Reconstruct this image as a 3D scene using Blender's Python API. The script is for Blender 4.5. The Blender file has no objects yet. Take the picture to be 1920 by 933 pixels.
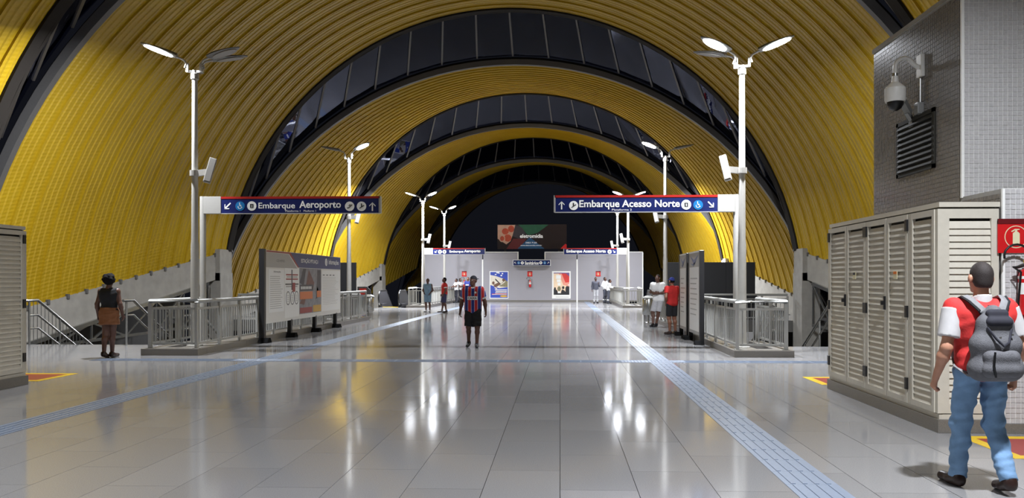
import bpy, bmesh, math, random
import numpy as np
from mathutils import Vector, Matrix, Euler

random.seed(7)
SC = bpy.context.scene
COL = SC.collection
R = math.radians

# ------------------------------------------------------------------ camera, world, exposure
CAM_H = 1.57
FPX = 1450.0
YAW = R(2.0)
AX, AY = 999.4, 525.0                      # pixel of the optical axis
cam_d = bpy.data.cameras.new('camera')
cam_d.sensor_width = 36.0
cam_d.lens = FPX * 36.0 / 1920.0
cam_d.shift_x = -(AX - 960.0) / 1920.0
cam_d.shift_y = (AY - 466.5) / 1920.0
cam_d.clip_end = 500
cam = bpy.data.objects.new('camera', cam_d)
COL.objects.link(cam)
cam.location = (0, 0, CAM_H)
cam.rotation_euler = (R(90), 0, YAW)
SC.camera = cam

world = bpy.data.worlds.new('night_sky')
SC.world = world
world.use_nodes = True
wbg = world.node_tree.nodes['Background']
wbg.inputs['Color'].default_value = (0.30, 0.33, 0.48, 1)
wbg.inputs['Strength'].default_value = 0.018

vs = SC.view_settings
vs.view_transform = 'Standard'
vs.look = 'None'
vs.gamma = 1.0
vs.use_curve_mapping = False
vs.exposure = 0.0
LAMP_W = 580.0
LAMP_COL = (0.89, 0.93, 1.0)
LENS_EMIT = 60.0


def W(px, py, d):
    """world point of a pixel at camera depth d"""
    u = (px - AX) / FPX
    v = (AY - py) / FPX
    return Vector((d * (-math.sin(YAW) + u * math.cos(YAW)), d * (math.cos(YAW) + u * math.sin(YAW)), CAM_H + v * d))


def X_at(px, Y):
    """world x of pixel column px on the plane y = Y"""
    u = (px - AX) / FPX
    d = Y / (math.cos(YAW) + u * math.sin(YAW))
    return d * (-math.sin(YAW) + u * math.cos(YAW))


def Z_at(px, py, Y):
    u = (px - AX) / FPX
    d = Y / (math.cos(YAW) + u * math.sin(YAW))
    return CAM_H + (AY - py) / FPX * d


# ------------------------------------------------------------------ materials
def lin(c):
    c = c / 255.0
    return c / 12.92 if c <= 0.04045 else ((c + 0.055) / 1.055) ** 2.4


MATS = {}


def mat(name, rgb=None, rough=0.5, metal=0.0, noise=0.06, nscale=18.0, bump=0.0, bscale=60.0, emit=0.0, spec=0.5):
    if name in MATS:
        return MATS[name]
    m = bpy.data.materials.new(name)
    m.use_nodes = True
    nt = m.node_tree
    b = nt.nodes['Principled BSDF']
    col = tuple(lin(c) for c in rgb)
    b.inputs['Roughness'].default_value = rough
    b.inputs['Metallic'].default_value = metal
    b.inputs['Specular IOR Level'].default_value = spec
    tc = nt.nodes.new('ShaderNodeTexCoord')
    nz = nt.nodes.new('ShaderNodeTexNoise')
    nz.inputs['Scale'].default_value = nscale
    nz.inputs['Detail'].default_value = 3
    nt.links.new(tc.outputs['Object'], nz.inputs['Vector'])
    mr = nt.nodes.new('ShaderNodeMapRange')
    mr.inputs['From Min'].default_value = 0.25
    mr.inputs['From Max'].default_value = 0.75
    mr.inputs['To Min'].default_value = 1 - noise
    mr.inputs['To Max'].default_value = 1 + noise
    nt.links.new(nz.outputs['Fac'], mr.inputs['Value'])
    mx = nt.nodes.new('ShaderNodeVectorMath')
    mx.operation = 'SCALE'
    mx.inputs[0].default_value = col
    nt.links.new(mr.outputs['Result'], mx.inputs['Scale'])
    nt.links.new(mx.outputs['Vector'], b.inputs['Base Color'])
    if bump:
        n2 = nt.nodes.new('ShaderNodeTexNoise')
        n2.inputs['Scale'].default_value = bscale
        n2.inputs['Detail'].default_value = 4
        nt.links.new(tc.outputs['Object'], n2.inputs['Vector'])
        bp = nt.nodes.new('ShaderNodeBump')
        bp.inputs['Strength'].default_value = bump
        bp.inputs['Distance'].default_value = 0.02
        nt.links.new(n2.outputs['Fac'], bp.inputs['Height'])
        nt.links.new(bp.outputs['Normal'], b.inputs['Normal'])
    if emit:
        b.inputs['Emission Color'].default_value = col + (1,)
        b.inputs['Emission Strength'].default_value = emit
    MATS[name] = m
    return m


mat('paint_white', (214, 212, 206), 0.35, noise=0.03)
mat('pole_white', (170, 168, 162), 0.38, noise=0.04)
mat('rail_grey', (164, 164, 160), 0.32, 0.25, noise=0.04)
mat('steel', (175, 175, 172), 0.25, 0.9, noise=0.05)
mat('dark_steel', (62, 62, 66), 0.4, 0.5)
mat('black_plastic', (20, 20, 22), 0.4)
mat('rubber', (14, 14, 15), 0.35)
mat('cabinet_paint', (196, 190, 176), 0.42, noise=0.04, bump=0.05)
mat('louvre_paint', (200, 194, 180), 0.42, noise=0.04, bump=0.05)
mat('granite_kerb', (112, 108, 102), 0.3, noise=0.22, nscale=90, bump=0.05, bscale=200)
mat('concrete', (150, 146, 138), 0.8, noise=0.14, nscale=3.0, bump=0.15, bscale=14)
mat('concrete_dark', (84, 82, 80), 0.85, noise=0.15, nscale=2.5, bump=0.15, bscale=14)
mat('edge_grey', (88, 86, 84), 0.5, noise=0.06)
mat('roof_back', (34, 30, 26), 0.8, spec=0.2)
mat('mullion', (96, 92, 88), 0.45, 0.3)
mat('wall_panel', (150, 148, 154), 0.45, noise=0.03, nscale=1.3)
mat('white_trim', (236, 236, 232), 0.4, noise=0.02)
mat('sign_blue', (28, 36, 84), 0.22, noise=0.03)
mat('sign_red', (150, 34, 30), 0.3, noise=0.03)
mat('sign_white', (235, 235, 232), 0.4, noise=0.01)
mat('sign_cyan', (24, 104, 160), 0.35, noise=0.02)
mat('sign_grey', (176, 174, 170), 0.45, noise=0.02)
mat('ink_dark', (34, 34, 38), 0.5, noise=0.02)
mat('black_panel', (17, 18, 21), 0.55, noise=0.1)
mat('lamp_grey', (126, 126, 124), 0.4, 0.2)
mat('fire_red', (196, 30, 34), 0.3, noise=0.03)
mat('fire_dark_red', (96, 18, 24), 0.4, noise=0.03)
mat('mark_yellow', (222, 184, 30), 0.35, noise=0.08)
mat('mark_red', (150, 52, 46), 0.35, noise=0.08)
mat('tile_shaded', (120, 116, 112), 0.22, noise=0.1, nscale=40)  # mosaic on the side face, its shade painted into the colour
mat('tile_lit', (186, 184, 184), 0.3, noise=0.1, nscale=40)  # same mosaic on the front face, painted lighter as the lit side
mat('grout_shaded', (152, 150, 146), 0.8)  # grout with the shade of the side face in its colour
mat('grout_lit', (226, 226, 222), 0.8)  # same grout, front-face light painted into the colour
mat('vent_paint', (50, 49, 44), 0.75, spec=0.2)
mat('board_white', (222, 220, 214), 0.35, noise=0.02)
mat('sticker_orange', (226, 120, 30), 0.5)
mat('sticker_paper', (214, 206, 170), 0.5)
mat('speaker_grey', (150, 147, 141), 0.5)
mat('foot_black', (16, 16, 17), 0.9, spec=0.1)
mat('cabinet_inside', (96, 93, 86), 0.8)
mat('box_grey', (150, 148, 143), 0.5, noise=0.02)

m = bpy.data.materials.new('lamp_lens')
m.use_nodes = True
b = m.node_tree.nodes['Principled BSDF']
b.inputs['Base Color'].default_value = (0.9, 0.92, 0.95, 1)
b.inputs['Emission Color'].default_value = LAMP_COL + (1,)
b.inputs['Emission Strength'].default_value = LENS_EMIT
MATS['lamp_lens'] = m


def yellow_mat():
    m = bpy.data.materials.new('yellow_sheet')
    m.use_nodes = True
    nt = m.node_tree
    b = nt.nodes['Principled BSDF']
    b.inputs['Roughness'].default_value = 0.36
    b.inputs['Specular IOR Level'].default_value = 0.5
    at = nt.nodes.new('ShaderNodeAttribute')
    at.attribute_name = 'arc'
    mul = nt.nodes.new('ShaderNodeMath'); mul.operation = 'MULTIPLY'; mul.inputs[1].default_value = 2 * math.pi / 0.11
    nt.links.new(at.outputs['Fac'], mul.inputs[0])
    sn = nt.nodes.new('ShaderNodeMath'); sn.operation = 'SINE'
    nt.links.new(mul.outputs[0], sn.inputs[0])
    bp = nt.nodes.new('ShaderNodeBump'); bp.inputs['Strength'].default_value = 0.22; bp.inputs['Distance'].default_value = 0.010
    nt.links.new(sn.outputs[0], bp.inputs['Height'])
    nt.links.new(bp.outputs['Normal'], b.inputs['Normal'])
    tc = nt.nodes.new('ShaderNodeTexCoord')
    nz = nt.nodes.new('ShaderNodeTexNoise'); nz.inputs['Scale'].default_value = 0.5; nz.inputs['Detail'].default_value = 4
    nt.links.new(tc.outputs['Object'], nz.inputs['Vector'])
    cr = nt.nodes.new('ShaderNodeValToRGB')
    cr.color_ramp.elements[0].position = 0.3
    cr.color_ramp.elements[0].color = (lin(168), lin(136), lin(20), 1)
    cr.color_ramp.elements[1].position = 0.7
    cr.color_ramp.elements[1].color = (lin(180), lin(148), lin(26), 1)
    nt.links.new(nz.outputs['Fac'], cr.inputs['Fac'])
    nt.links.new(cr.outputs['Color'], b.inputs['Base Color'])
    MATS['yellow_sheet'] = m


yellow_mat()


def glass_mat():
    m = bpy.data.materials.new('night_glass')
    m.use_nodes = True
    nt = m.node_tree
    for n in list(nt.nodes):
        nt.nodes.remove(n)
    out = nt.nodes.new('ShaderNodeOutputMaterial')
    mix = nt.nodes.new('ShaderNodeMixShader')
    fr = nt.nodes.new('ShaderNodeFresnel'); fr.inputs['IOR'].default_value = 1.5
    tr = nt.nodes.new('ShaderNodeBsdfTransparent'); tr.inputs['Color'].default_value = (0.36, 0.38, 0.47, 1)
    gl = nt.nodes.new('ShaderNodeBsdfGlossy'); gl.inputs['Roughness'].default_value = 0.02; gl.inputs['Color'].default_value = (0.62, 0.66, 0.85, 1)
    tc = nt.nodes.new('ShaderNodeTexCoord')
    nz = nt.nodes.new('ShaderNodeTexNoise'); nz.inputs['Scale'].default_value = 0.7
    bp = nt.nodes.new('ShaderNodeBump'); bp.inputs['Strength'].default_value = 0.03; bp.inputs['Distance'].default_value = 0.1
    nt.links.new(tc.outputs['Object'], nz.inputs['Vector'])
    nt.links.new(nz.outputs['Fac'], bp.inputs['Height'])
    nt.links.new(bp.outputs['Normal'], gl.inputs['Normal'])
    nt.links.new(fr.outputs[0], mix.inputs[0])
    nt.links.new(tr.outputs[0], mix.inputs[1])
    nt.links.new(gl.outputs[0], mix.inputs[2])
    nt.links.new(mix.outputs[0], out.inputs['Surface'])
    MATS['night_glass'] = m


glass_mat()
SLX, SLY = 0.58, 1.16


def floor_mat():
    m = bpy.data.materials.new('polished_granite')
    m.use_nodes = True
    nt = m.node_tree
    b = nt.nodes['Principled BSDF']
    ge = nt.nodes.new('ShaderNodeNewGeometry')
    sep = nt.nodes.new('ShaderNodeSeparateXYZ')
    nt.links.new(ge.outputs['Position'], sep.inputs[0])

    def mth(op, a, v):
        n = nt.nodes.new('ShaderNodeMath'); n.operation = op
        if isinstance(a, (int, float)):
            n.inputs[0].default_value = a
        else:
            nt.links.new(a, n.inputs[0])
        if v is not None:
            if isinstance(v, (int, float)):
                n.inputs[1].default_value = v
            else:
                nt.links.new(v, n.inputs[1])
        return n.outputs[0]
    ix = mth('FLOOR', mth('DIVIDE', sep.outputs[0], SLX), None)
    par = mth('MODULO', mth('ADD', ix, 200.0), 2.0)
    iy = mth('FLOOR', mth('ADD', mth('DIVIDE', sep.outputs[1], SLY), mth('MULTIPLY', par, 0.5)), None)
    cmb = nt.nodes.new('ShaderNodeCombineXYZ')
    nt.links.new(ix, cmb.inputs[0]); nt.links.new(iy, cmb.inputs[1])
    wn = nt.nodes.new('ShaderNodeTexWhiteNoise'); wn.noise_dimensions = '2D'
    nt.links.new(cmb.outputs[0], wn.inputs['Vector'])
    nz = nt.nodes.new('ShaderNodeTexNoise'); nz.inputs['Scale'].default_value = 140; nz.inputs['Detail'].default_value = 3
    nt.links.new(ge.outputs['Position'], nz.inputs['Vector'])
    big = nt.nodes.new('ShaderNodeTexNoise'); big.inputs['Scale'].default_value = 0.45; big.inputs['Detail'].default_value = 3
    nt.links.new(ge.outputs['Position'], big.inputs['Vector'])
    f = mth('ADD', mth('ADD', mth('MULTIPLY', wn.outputs['Value'], 0.12), 0.09), mth('MULTIPLY', nz.outputs['Fac'], 0.7))
    cr = nt.nodes.new('ShaderNodeValToRGB')
    cr.color_ramp.elements[0].position = 0.2
    cr.color_ramp.elements[0].color = (lin(111), lin(110), lin(110), 1)
    cr.color_ramp.elements[1].position = 0.85
    cr.color_ramp.elements[1].color = (lin(162), lin(161), lin(161), 1)
    nt.links.new(f, cr.inputs['Fac'])
    nt.links.new(cr.outputs['Color'], b.inputs['Base Color'])
    rg = mth('ADD', mth('ADD', mth('MULTIPLY', big.outputs['Fac'], 0.10), mth('MULTIPLY', wn.outputs['Value'], 0.015)), 0.045)
    nt.links.new(rg, b.inputs['Roughness'])
    b.inputs['Specular IOR Level'].default_value = 0.6
    MATS['polished_granite'] = m


floor_mat()
mat('floor_joint', (96, 94, 90), 0.6)
mat('tactile_blue', (122, 133, 150), 0.3, noise=0.08, nscale=30)

# ------------------------------------------------------------------ object helpers
ORG = {}


def wp(o):
    return ORG.get(o.name, Vector((0, 0, 0)))


def link(o, parent=None):
    COL.objects.link(o)
    if parent is not None:
        o.parent = parent
    return o


def tag(o, label=None, cat=None, group=None, kind=None):
    if label: o['label'] = label
    if cat: o['category'] = cat
    if group: o['group'] = group
    if kind: o['kind'] = kind
    return o


def thing(name, loc, label=None, cat=None, group=None, kind=None, rz=0.0, parent=None):
    o = bpy.data.objects.new(name, None)
    o.empty_display_size = 0.2
    link(o, parent)
    base = wp(parent) if parent is not None else Vector((0, 0, 0))
    o.location = Vector(loc) - base
    o.rotation_euler = (0, 0, rz)
    ORG[o.name] = Vector(loc)
    return tag(o, label, cat, group, kind)


def inst(name, me, parent=None, loc=(0, 0, 0), rot=None, local=False, scale=None):
    """object from existing mesh; loc in world unless local"""
    o = bpy.data.objects.new(name, me)
    link(o, parent)
    base = Vector((0, 0, 0)) if (local or parent is None) else wp(parent)
    o.location = Vector(loc) - base
    if rot is not None:
        o.rotation_euler = rot
    if scale is not None:
        o.scale = scale
    ORG[o.name] = Vector(loc)
    return o


class MB:
    def __init__(self):
        self.v = []
        self.f = []

    def add(self, vs, fs):
        n = len(self.v)
        self.v += [tuple(p) for p in vs]
        self.f += [tuple(i + n for i in q) for q in fs]
        return self

    def box(self, c, s, rot=None):
        hx, hy, hz = s[0] / 2, s[1] / 2, s[2] / 2
        pts = [Vector((x, y, z)) for x in (-hx, hx) for y in (-hy, hy) for z in (-hz, hz)]
        if rot is not None:
            M = rot if isinstance(rot, Matrix) else Euler(rot).to_matrix()
            pts = [M @ p for p in pts]
        c = Vector(c)
        return self.add([p + c for p in pts], [(0, 1, 3, 2), (4, 6, 7, 5), (0, 4, 5, 1), (2, 3, 7, 6), (0, 2, 6, 4), (1, 5, 7, 3)])

    def span(self, a, b):
        return self.box([(a[i] + b[i]) / 2 for i in range(3)], [abs(b[i] - a[i]) for i in range(3)])

    def tube(self, path, r, n=8, cap=True, flat=1.0, up=None):
        path = [Vector(p) for p in path]
        rs = r if isinstance(r, (list, tuple)) else [r] * len(path)
        rings = []
        prev = None
        for i, p in enumerate(path):
            if i == 0: t = path[1] - p
            elif i == len(path) - 1: t = p - path[i - 1]
            else: t = (path[i + 1] - p).normalized() + (p - path[i - 1]).normalized()
            t.normalize()
            if prev is None:
                ref = Vector(up) if up else (Vector((0, 0, 1)) if abs(t.z) < 0.9 else Vector((1, 0, 0)))
                s = t.cross(ref).normalized()
            else:
                s = (prev - t * prev.dot(t)).normalized()
            prev = s
            q = s.cross(t).normalized()
            rings.append([p + s * math.cos(2 * math.pi * k / n) * rs[i] + q * math.sin(2 * math.pi * k / n) * rs[i] * flat for k in range(n)])
        vs = [p for ring in rings for p in ring]
        fs = []
        for i in range(len(rings) - 1):
            for k in range(n):
                a = i * n + k
                b2 = i * n + (k + 1) % n
                fs.append((a, b2, b2 + n, a + n))
        if cap:
            fs.append(tuple(range(n))[::-1])
            fs.append(tuple((len(rings) - 1) * n + k for k in range(n)))
        return self.add(vs, fs)

    def bar(self, a, b, w, h):
        a, b = Vector(a), Vector(b)
        t = (b - a)
        L = t.length
        t.normalize()
        ref = Vector((0, 0, 1)) if abs(t.z) < 0.95 else Vector((0, 1, 0))
        s = t.cross(ref).normalized()
        q = s.cross(t)
        M = Matrix((s, t, q)).transposed()
        return self.box((a + b) / 2, (w, L, h), M)

    def prism(self, poly, origin, ux, uy, depth):
        """polygon (2d) extruded along ux x uy by depth, starting at the origin plane"""
        o, ux, uy = Vector(origin), Vector(ux), Vector(uy)
        n = ux.cross(uy).normalized()
        k = len(poly)
        vs = [o + ux * p[0] + uy * p[1] for p in poly] + [o + ux * p[0] + uy * p[1] + n * depth for p in poly]
        fs = [tuple(range(k))[::-1], tuple(range(k, 2 * k))] + [(i, (i + 1) % k, (i + 1) % k + k, i + k) for i in range(k)]
        return self.add(vs, fs)

    def lathe(self, prof, c, n=16, axis='z'):
        vs, fs = [], []
        for (r, z) in prof:
            for k in range(n):
                a = 2 * math.pi * k / n
                p = (r * math.cos(a), r * math.sin(a), z)
                if axis == 'y': p = (p[0], p[2], p[1])
                if axis == 'x': p = (p[2], p[0], p[1])
                vs.append(Vector(p) + Vector(c))
        for i in range(len(prof) - 1):
            for k in range(n):
                a, b2 = i * n + k, i * n + (k + 1) % n
                fs.append((a, b2, b2 + n, a + n))
        fs.append(tuple(range(n))[::-1])
        fs.append(tuple((len(prof) - 1) * n + k for k in range(n)))
        return self.add(vs, fs)

    def mesh(self, name, material, smooth=False, bevel=0.0):
        me = bpy.data.meshes.new(name)
        me.from_pydata(self.v, [], self.f)
        bm = bmesh.new(); bm.from_mesh(me)
        bmesh.ops.recalc_face_normals(bm, faces=bm.faces)
        if bevel:
            bmesh.ops.bevel(bm, geom=list(bm.edges), offset=bevel, segments=2, affect='EDGES', profile=0.7)
        bm.to_mesh(me); bm.free()
        me.materials.append(MATS[material])
        if smooth:
            me.shade_smooth()
            me.set_sharp_from_angle(angle=R(38))
        return me

    def build(self, name, material, parent=None, smooth=False, bevel=0.0, local=False):
        base = Vector((0, 0, 0)) if (local or parent is None) else wp(parent)
        if base.length > 0:
            self.v = [tuple(Vector(p) - base) for p in self.v]
        me = self.mesh(name, material, smooth, bevel)
        o = bpy.data.objects.new(name, me)
        link(o, parent)
        ORG[o.name] = base.copy()
        return o

    def solo(self, name, material, origin, smooth=False, bevel=0.0):
        """top-level mesh with its origin at a chosen point"""
        og = Vector(origin)
        self.v = [tuple(Vector(p) - og) for p in self.v]
        me = self.mesh(name, material, smooth, bevel)
        o = bpy.data.objects.new(name, me)
        link(o)
        o.location = og
        ORG[o.name] = og
        return o


def text_obj(body, name, parent, origin, ux, uy, width, height, material, bold=0.0, center=True):
    """flat lettering, fitted to width x height, laid at origin in the plane ux, uy (world coords)"""
    cu = bpy.data.curves.new('lettering', 'FONT')
    cu.body = body
    cu.size = 1.0
    cu.offset = bold
    cu.extrude = 0.0
    cu.resolution_u = 3
    o = bpy.data.objects.new('lettering_tmp', cu)
    COL.objects.link(o)
    dg = bpy.context.evaluated_depsgraph_get()
    me = bpy.data.meshes.new_from_object(o.evaluated_get(dg))
    bpy.data.objects.remove(o)
    co = np.array([v.co[:] for v in me.vertices])
    mn, mx = co.min(0), co.max(0)
    sx = width / max(mx[0] - mn[0], 1e-6)
    sy = height / max(mx[1] - mn[1], 1e-6) if height else sx
    ux, uy = Vector(ux), Vector(uy)
    og = Vector(origin) - wp(parent)
    cx = (mn[0] + mx[0]) / 2 if center else mn[0]
    cy = (mn[1] + mx[1]) / 2 if center else mn[1]
    for v in me.vertices:
        v.co = og + ux * ((v.co.x - cx) * sx) + uy * ((v.co.y - cy) * sy)
    me.materials.clear()
    me.materials.append(MATS[material])
    ob = bpy.data.objects.new(name, me)
    link(ob, parent)
    ORG[ob.name] = wp(parent).copy()
    return ob


def disc_poly(r, n=24, c=(0, 0)):
    return [(c[0] + r * math.cos(2 * math.pi * k / n), c[1] + r * math.sin(2 * math.pi * k / n)) for k in range(n)]


def rect_poly(x0, y0, x1, y1):
    return [(x0, y0), (x1, y0), (x1, y1), (x0, y1)]


def arrow_poly(ang, s, t=0.16):
    """arrow with open chevron head pointing along ang"""
    P = [[(-t / 2, -1), (t / 2, -1), (t / 2, .85), (-t / 2, .85)], [(0, 1.0), (-.75, .25), (-.75 + t * .2, .02), (0, .76)], [(0, 1.0), (0, .76), (.75 - t * .2, .02), (.75, .25)]]
    c, n = math.cos(ang - math.pi / 2), math.sin(ang - math.pi / 2)
    return [[((x * c - y * n) * s, (x * n + y * c) * s) for x, y in q] for q in P]

# ================================================================== SETTING
XC = -2.0
# ---- floor: joint-coloured base with granite slabs set on it
FLOOR_RECTS = [(-16.5, -6.0, 12.5, 18.5), (-8.75, 18.5, 4.75, 30.5), (-15.2, 30.5, 11.2, 43.6), (-8.75, 43.6, 4.75, 58.0)]
mb = MB()
for (x0, y0, x1, y1) in FLOOR_RECTS:
    mb.span((x0, y0, -0.45), (x1, y1, -0.012))
floor = mb.build('floor', 'floor_joint')
tag(floor, 'polished grey granite concourse floor with long narrow slabs', kind='structure')


def in_floor(x0, y0, x1, y1):
    e = 0.02
    for (a, b2, c, d) in FLOOR_RECTS:
        if x0 >= a - e and x1 <= c + e and y0 >= b2 - e and y1 <= d + e:
            return True
    return False


slab_spots, cut_slabs = [], []
for ix in range(-29, 23):
    off = 0.5 if (ix + 200) % 2 else 0.0
    for iy in range(-6, 52):
        x0, y0 = ix * SLX, (iy - off) * SLY
        for (a, b2, c, d) in FLOOR_RECTS:
            u0, u1 = max(x0, a), min(x0 + SLX, c)
            v0, v1 = max(y0, b2), min(y0 + SLY, d)
            if u1 - u0 > 0.03 and v1 - v0 > 0.03:
                if u1 - u0 > SLX - 0.01 and v1 - v0 > SLY - 0.01:
                    slab_spots.append((x0, y0))
                else:
                    cut_slabs.append((u0, v0, u1, v1))


def on_screen(x, y):
    d = y * math.cos(YAW) - x * math.sin(YAW)
    if d < 3: return None
    u = (x * math.cos(YAW) + y * math.sin(YAW)) / d
    px = AX + u * FPX
    py = AY + CAM_H / d * FPX
    if -60 < px < 1980 and py < 960: return d
    return None


seen = []
rest = []
for (x0, y0) in slab_spots:
    d = on_screen(x0 + SLX / 2, y0 + SLY / 2)
    if d is None: rest.append((x0, y0))
    else: seen.append((d, x0, y0))
seen.sort()
near, rest2 = seen[:300], seen[300:]
gj = 0.0025
slab_me = MB().span((gj, gj, -0.011), (SLX - gj, SLY - gj, 0.0)).mesh('floor_slab', 'polished_granite')
for (d, x0, y0) in near:
    inst('floor_slab', slab_me, floor, (x0, y0, 0))
mb = MB()
for (x0, y0) in rest + [(a, b2) for _, a, b2 in rest2]:
    mb.span((x0 + gj, y0 + gj, -0.011), (x0 + SLX - gj, y0 + SLY - gj, 0.0))
for (a, b2, c, d) in cut_slabs:
    mb.span((a + gj, b2 + gj, -0.011), (c - gj, d - gj, 0.0))
o = mb.build('distant_floor_slabs', 'polished_granite', floor)
o['kind'] = 'stuff'

mb = MB().span((-17, 17, -5.3), (13, 58, -5.0))
tag(mb.build('floor_lower', 'concrete_dark'), 'dark platform level below the stair openings', kind='structure')

# ---- roof: yellow ribbed shells with glazed steps between them
R_F, Z_F, R_T, Z_T = 13.2, -2.4, 11.3, 0.9
FOOT0, FOOT1 = 0.43, 2.75
SHELLS = {-1: (-8.0, 3.3), 0: (5.7, 16.85), 1: (19.2, 30.4), 2: (33.0, 43.95), 3: (46.5, 57.5), 4: (60.0, 71.05), 5: (73.6, 84.6)}
ZF_SPECIAL = {1: -0.9}
PROF = [(0, 0), (0, .055), (.045, .055), (.045, 0), (.2, 0), (.235, .022), (.275, .022), (.31, 0), (.46, 0), (.495, .022), (.535, .022), (.57, 0), (.72, 0), (.755, .022), (.795, .022), (.83, 0), (1, 0)]
NARC = 56


def shell_at(k, t):
    zf = ZF_SPECIAL.get(k, Z_F)
    r = R_F + (R_T - R_F) * t
    zc = zf + (Z_T - zf) * t
    ft = FOOT0 + (FOOT1 - FOOT0) * t
    return r, zc, math.asin((ft - zc) / r)


def arc_pt(k, t, s, dr=0.0):
    """s 0..1 from the left foot over the crown to the right foot"""
    r, zc, a0 = shell_at(k, t)
    a = math.pi - a0 - s * (math.pi - 2 * a0)
    return XC + (r + dr) * math.cos(a), zc + (r + dr) * math.sin(a)


SHELL_OBJ = {}
SHELL_LABELS = {
    -1: 'yellow ribbed roof shell over the entrance behind the camera',
    0: 'dim yellow ribbed roof shell overhead at the top corners',
    1: 'largest yellow ribbed roof shell arching behind the first lamp posts',
    2: 'second yellow ribbed roof shell beyond the first glazed step',
    3: 'third yellow ribbed roof shell over the grey partition wall',
    4: 'fourth ribbed roof shell, dim and narrow, beyond the partition',
    5: 'farthest dark ribbed roof shell behind the advertising screen'}
for k, (ya, yb) in SHELLS.items():
    root = thing('ceiling', (XC, ya, 0), SHELL_LABELS[k], kind='structure')
    SHELL_OBJ[k] = root
    n = max(1, round((yb - ya) / 0.7))
    narc = NARC if k < 3 else 40
    for j in range(n):
        vs, fs, arc = [], [], []
        for i in range(narc + 1):
            s = i / narc
            for (u, h) in PROF:
                t = (j + u) / n
                x, z = arc_pt(k, t, s, -h)
                vs.append((x - XC, (yb - ya) * t, z))
                r, zc, a0 = shell_at(k, t)
                arc.append(r * s * (math.pi - 2 * a0))
        q = len(PROF)
        for i in range(narc):
            for c in range(q - 1):
                a = i * q + c
                fs.append((a, a + 1, a + 1 + q, a + q))
        me = bpy.data.meshes.new('roof_panel')
        me.from_pydata(vs, [], fs)
        at = me.attributes.new('arc', 'FLOAT', 'POINT')
        at.data.foreach_set('value', arc)
        me.materials.append(MATS['yellow_sheet'])
        me.shade_smooth()
        me.set_sharp_from_angle(angle=R(25))
        inst('roof_panel', me, root, local=True)
    # outer deck gives the shell its thickness
    vs, fs = [], []
    for i in range(narc + 1):
        s = i / narc
        for (t, dr) in ((0, .02), (0, .3), (1, .3), (1, .02)):
            x, z = arc_pt(k, t, s, dr)
            vs.append((x, ya + (yb - ya) * t, z))
    for i in range(narc):
        for c in range(3):
            a = i * 4 + c
            fs.append((a, a + 1, a + 5, a + 4))
    MB().add(vs, fs).build('roof_deck', 'roof_back', root, smooth=True)
    # grey edge beam along the low front edge
    vs, fs = [], []
    for i in range(narc + 1):
        s = i / narc
        for (dy, dr) in ((-.16, -.06), (-.16, .17), (.03, .17), (.03, -.06)):
            x, z = arc_pt(k, 0, s, dr)
            vs.append((x, ya + dy, z))
    for i in range(narc):
        for c in range(4):
            a = i * 4
            fs.append((a + c, a + (c + 1) % 4, a + 4 + (c + 1) % 4, a + 4 + c))
    MB().add(vs, fs).build('edge_beam', 'edge_grey', root, smooth=True)
    # dark fascia along the high back edge
    vs, fs = [], []
    for i in range(narc + 1):
        s = i / narc
        for (t, dr) in ((1 - .32 / (yb - ya), -.03), (1 - .32 / (yb - ya), -.09), (1.003, -.09), (1.003, .05)):
            x, z = arc_pt(k, t, s, dr)
            vs.append((x, ya + (yb - ya) * t, z))
    for i in range(narc):
        for c in range(4):
            a = i * 4
            fs.append((a + c, a + (c + 1) % 4, a + 4 + (c + 1) % 4, a + 4 + c))
    MB().add(vs, fs).build('back_fascia', 'roof_back', root, smooth=True)
    if k >= 1:
        MB().tube([(arc_pt(k, 0, i / narc, .62)[0], ya - .2, arc_pt(k, 0, i / narc, .62)[1]) for i in range(narc + 1)], .028, 6).build('gutter_pipe', 'mullion', root)
    # brackets where the ridges meet the concrete
    if k in (1, 2, 3):
        bme = MB().box((0, 0, 0.02), (.07, .10, .14)).mesh('foot_bracket', 'edge_grey')
        for j in range(n + 1):
            t = min(j / n + 0.03, 1)
            for s in (0, 1):
                x, z = arc_pt(k, t, s, -.06)
                inst('foot_bracket', bme, root, (x, ya + (yb - ya) * t, z))

# glazed steps: panes and mullions between the back of one shell and the front of the next
NP = 24
win_words = {0: 'glazed step over the near end, in the top corners', 1: 'widest glazed step with dark panes, above the hanging signs', 2: 'second glazed step of dark panes, past the second roof shell', 3: 'third glazed step of small dark panes over the partition', 4: 'farthest glazed step behind the advertising screen', -1: 'glazed step above and behind the camera'}
for k in range(-1, 5):
    yT = SHELLS[k][1]
    yF = SHELLS[k + 1][0] - .25
    root = thing('window_%d' % (k + 2), (XC, yT, 0), win_words[k], kind='structure')
    A = [Vector((arc_pt(k, 1, i / NP)[0], yT, arc_pt(k, 1, i / NP)[1])) for i in range(NP + 1)]
    B = [Vector((arc_pt(k + 1, 0, i / NP, .30)[0], yF, arc_pt(k + 1, 0, i / NP, .30)[1])) for i in range(NP + 1)]
    for i in range(NP):
        q = [A[i], A[i + 1], B[i + 1], B[i]]
        nn = (q[1] - q[0]).cross(q[3] - q[0])
        if nn.length < 1e-6: continue
        nn = nn.normalized() * 0.012
        MB().add([p - nn for p in q] + [p + nn for p in q], [(0, 1, 2, 3), (7, 6, 5, 4), (0, 4, 5, 1), (1, 5, 6, 2), (2, 6, 7, 3), (3, 7, 4, 0)]).build('pane', 'night_glass', root)
    for i in range(NP + 1):
        if (A[i] - B[i]).length > .05:
            MB().bar(A[i], B[i], .07, .12).build('mullion', 'mullion', root)
    mbr = MB()
    for i in range(NP):
        mbr.bar(A[i], A[i + 1], .09, .16)
    mbr.build('top_rail', 'roof_back', root)

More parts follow.
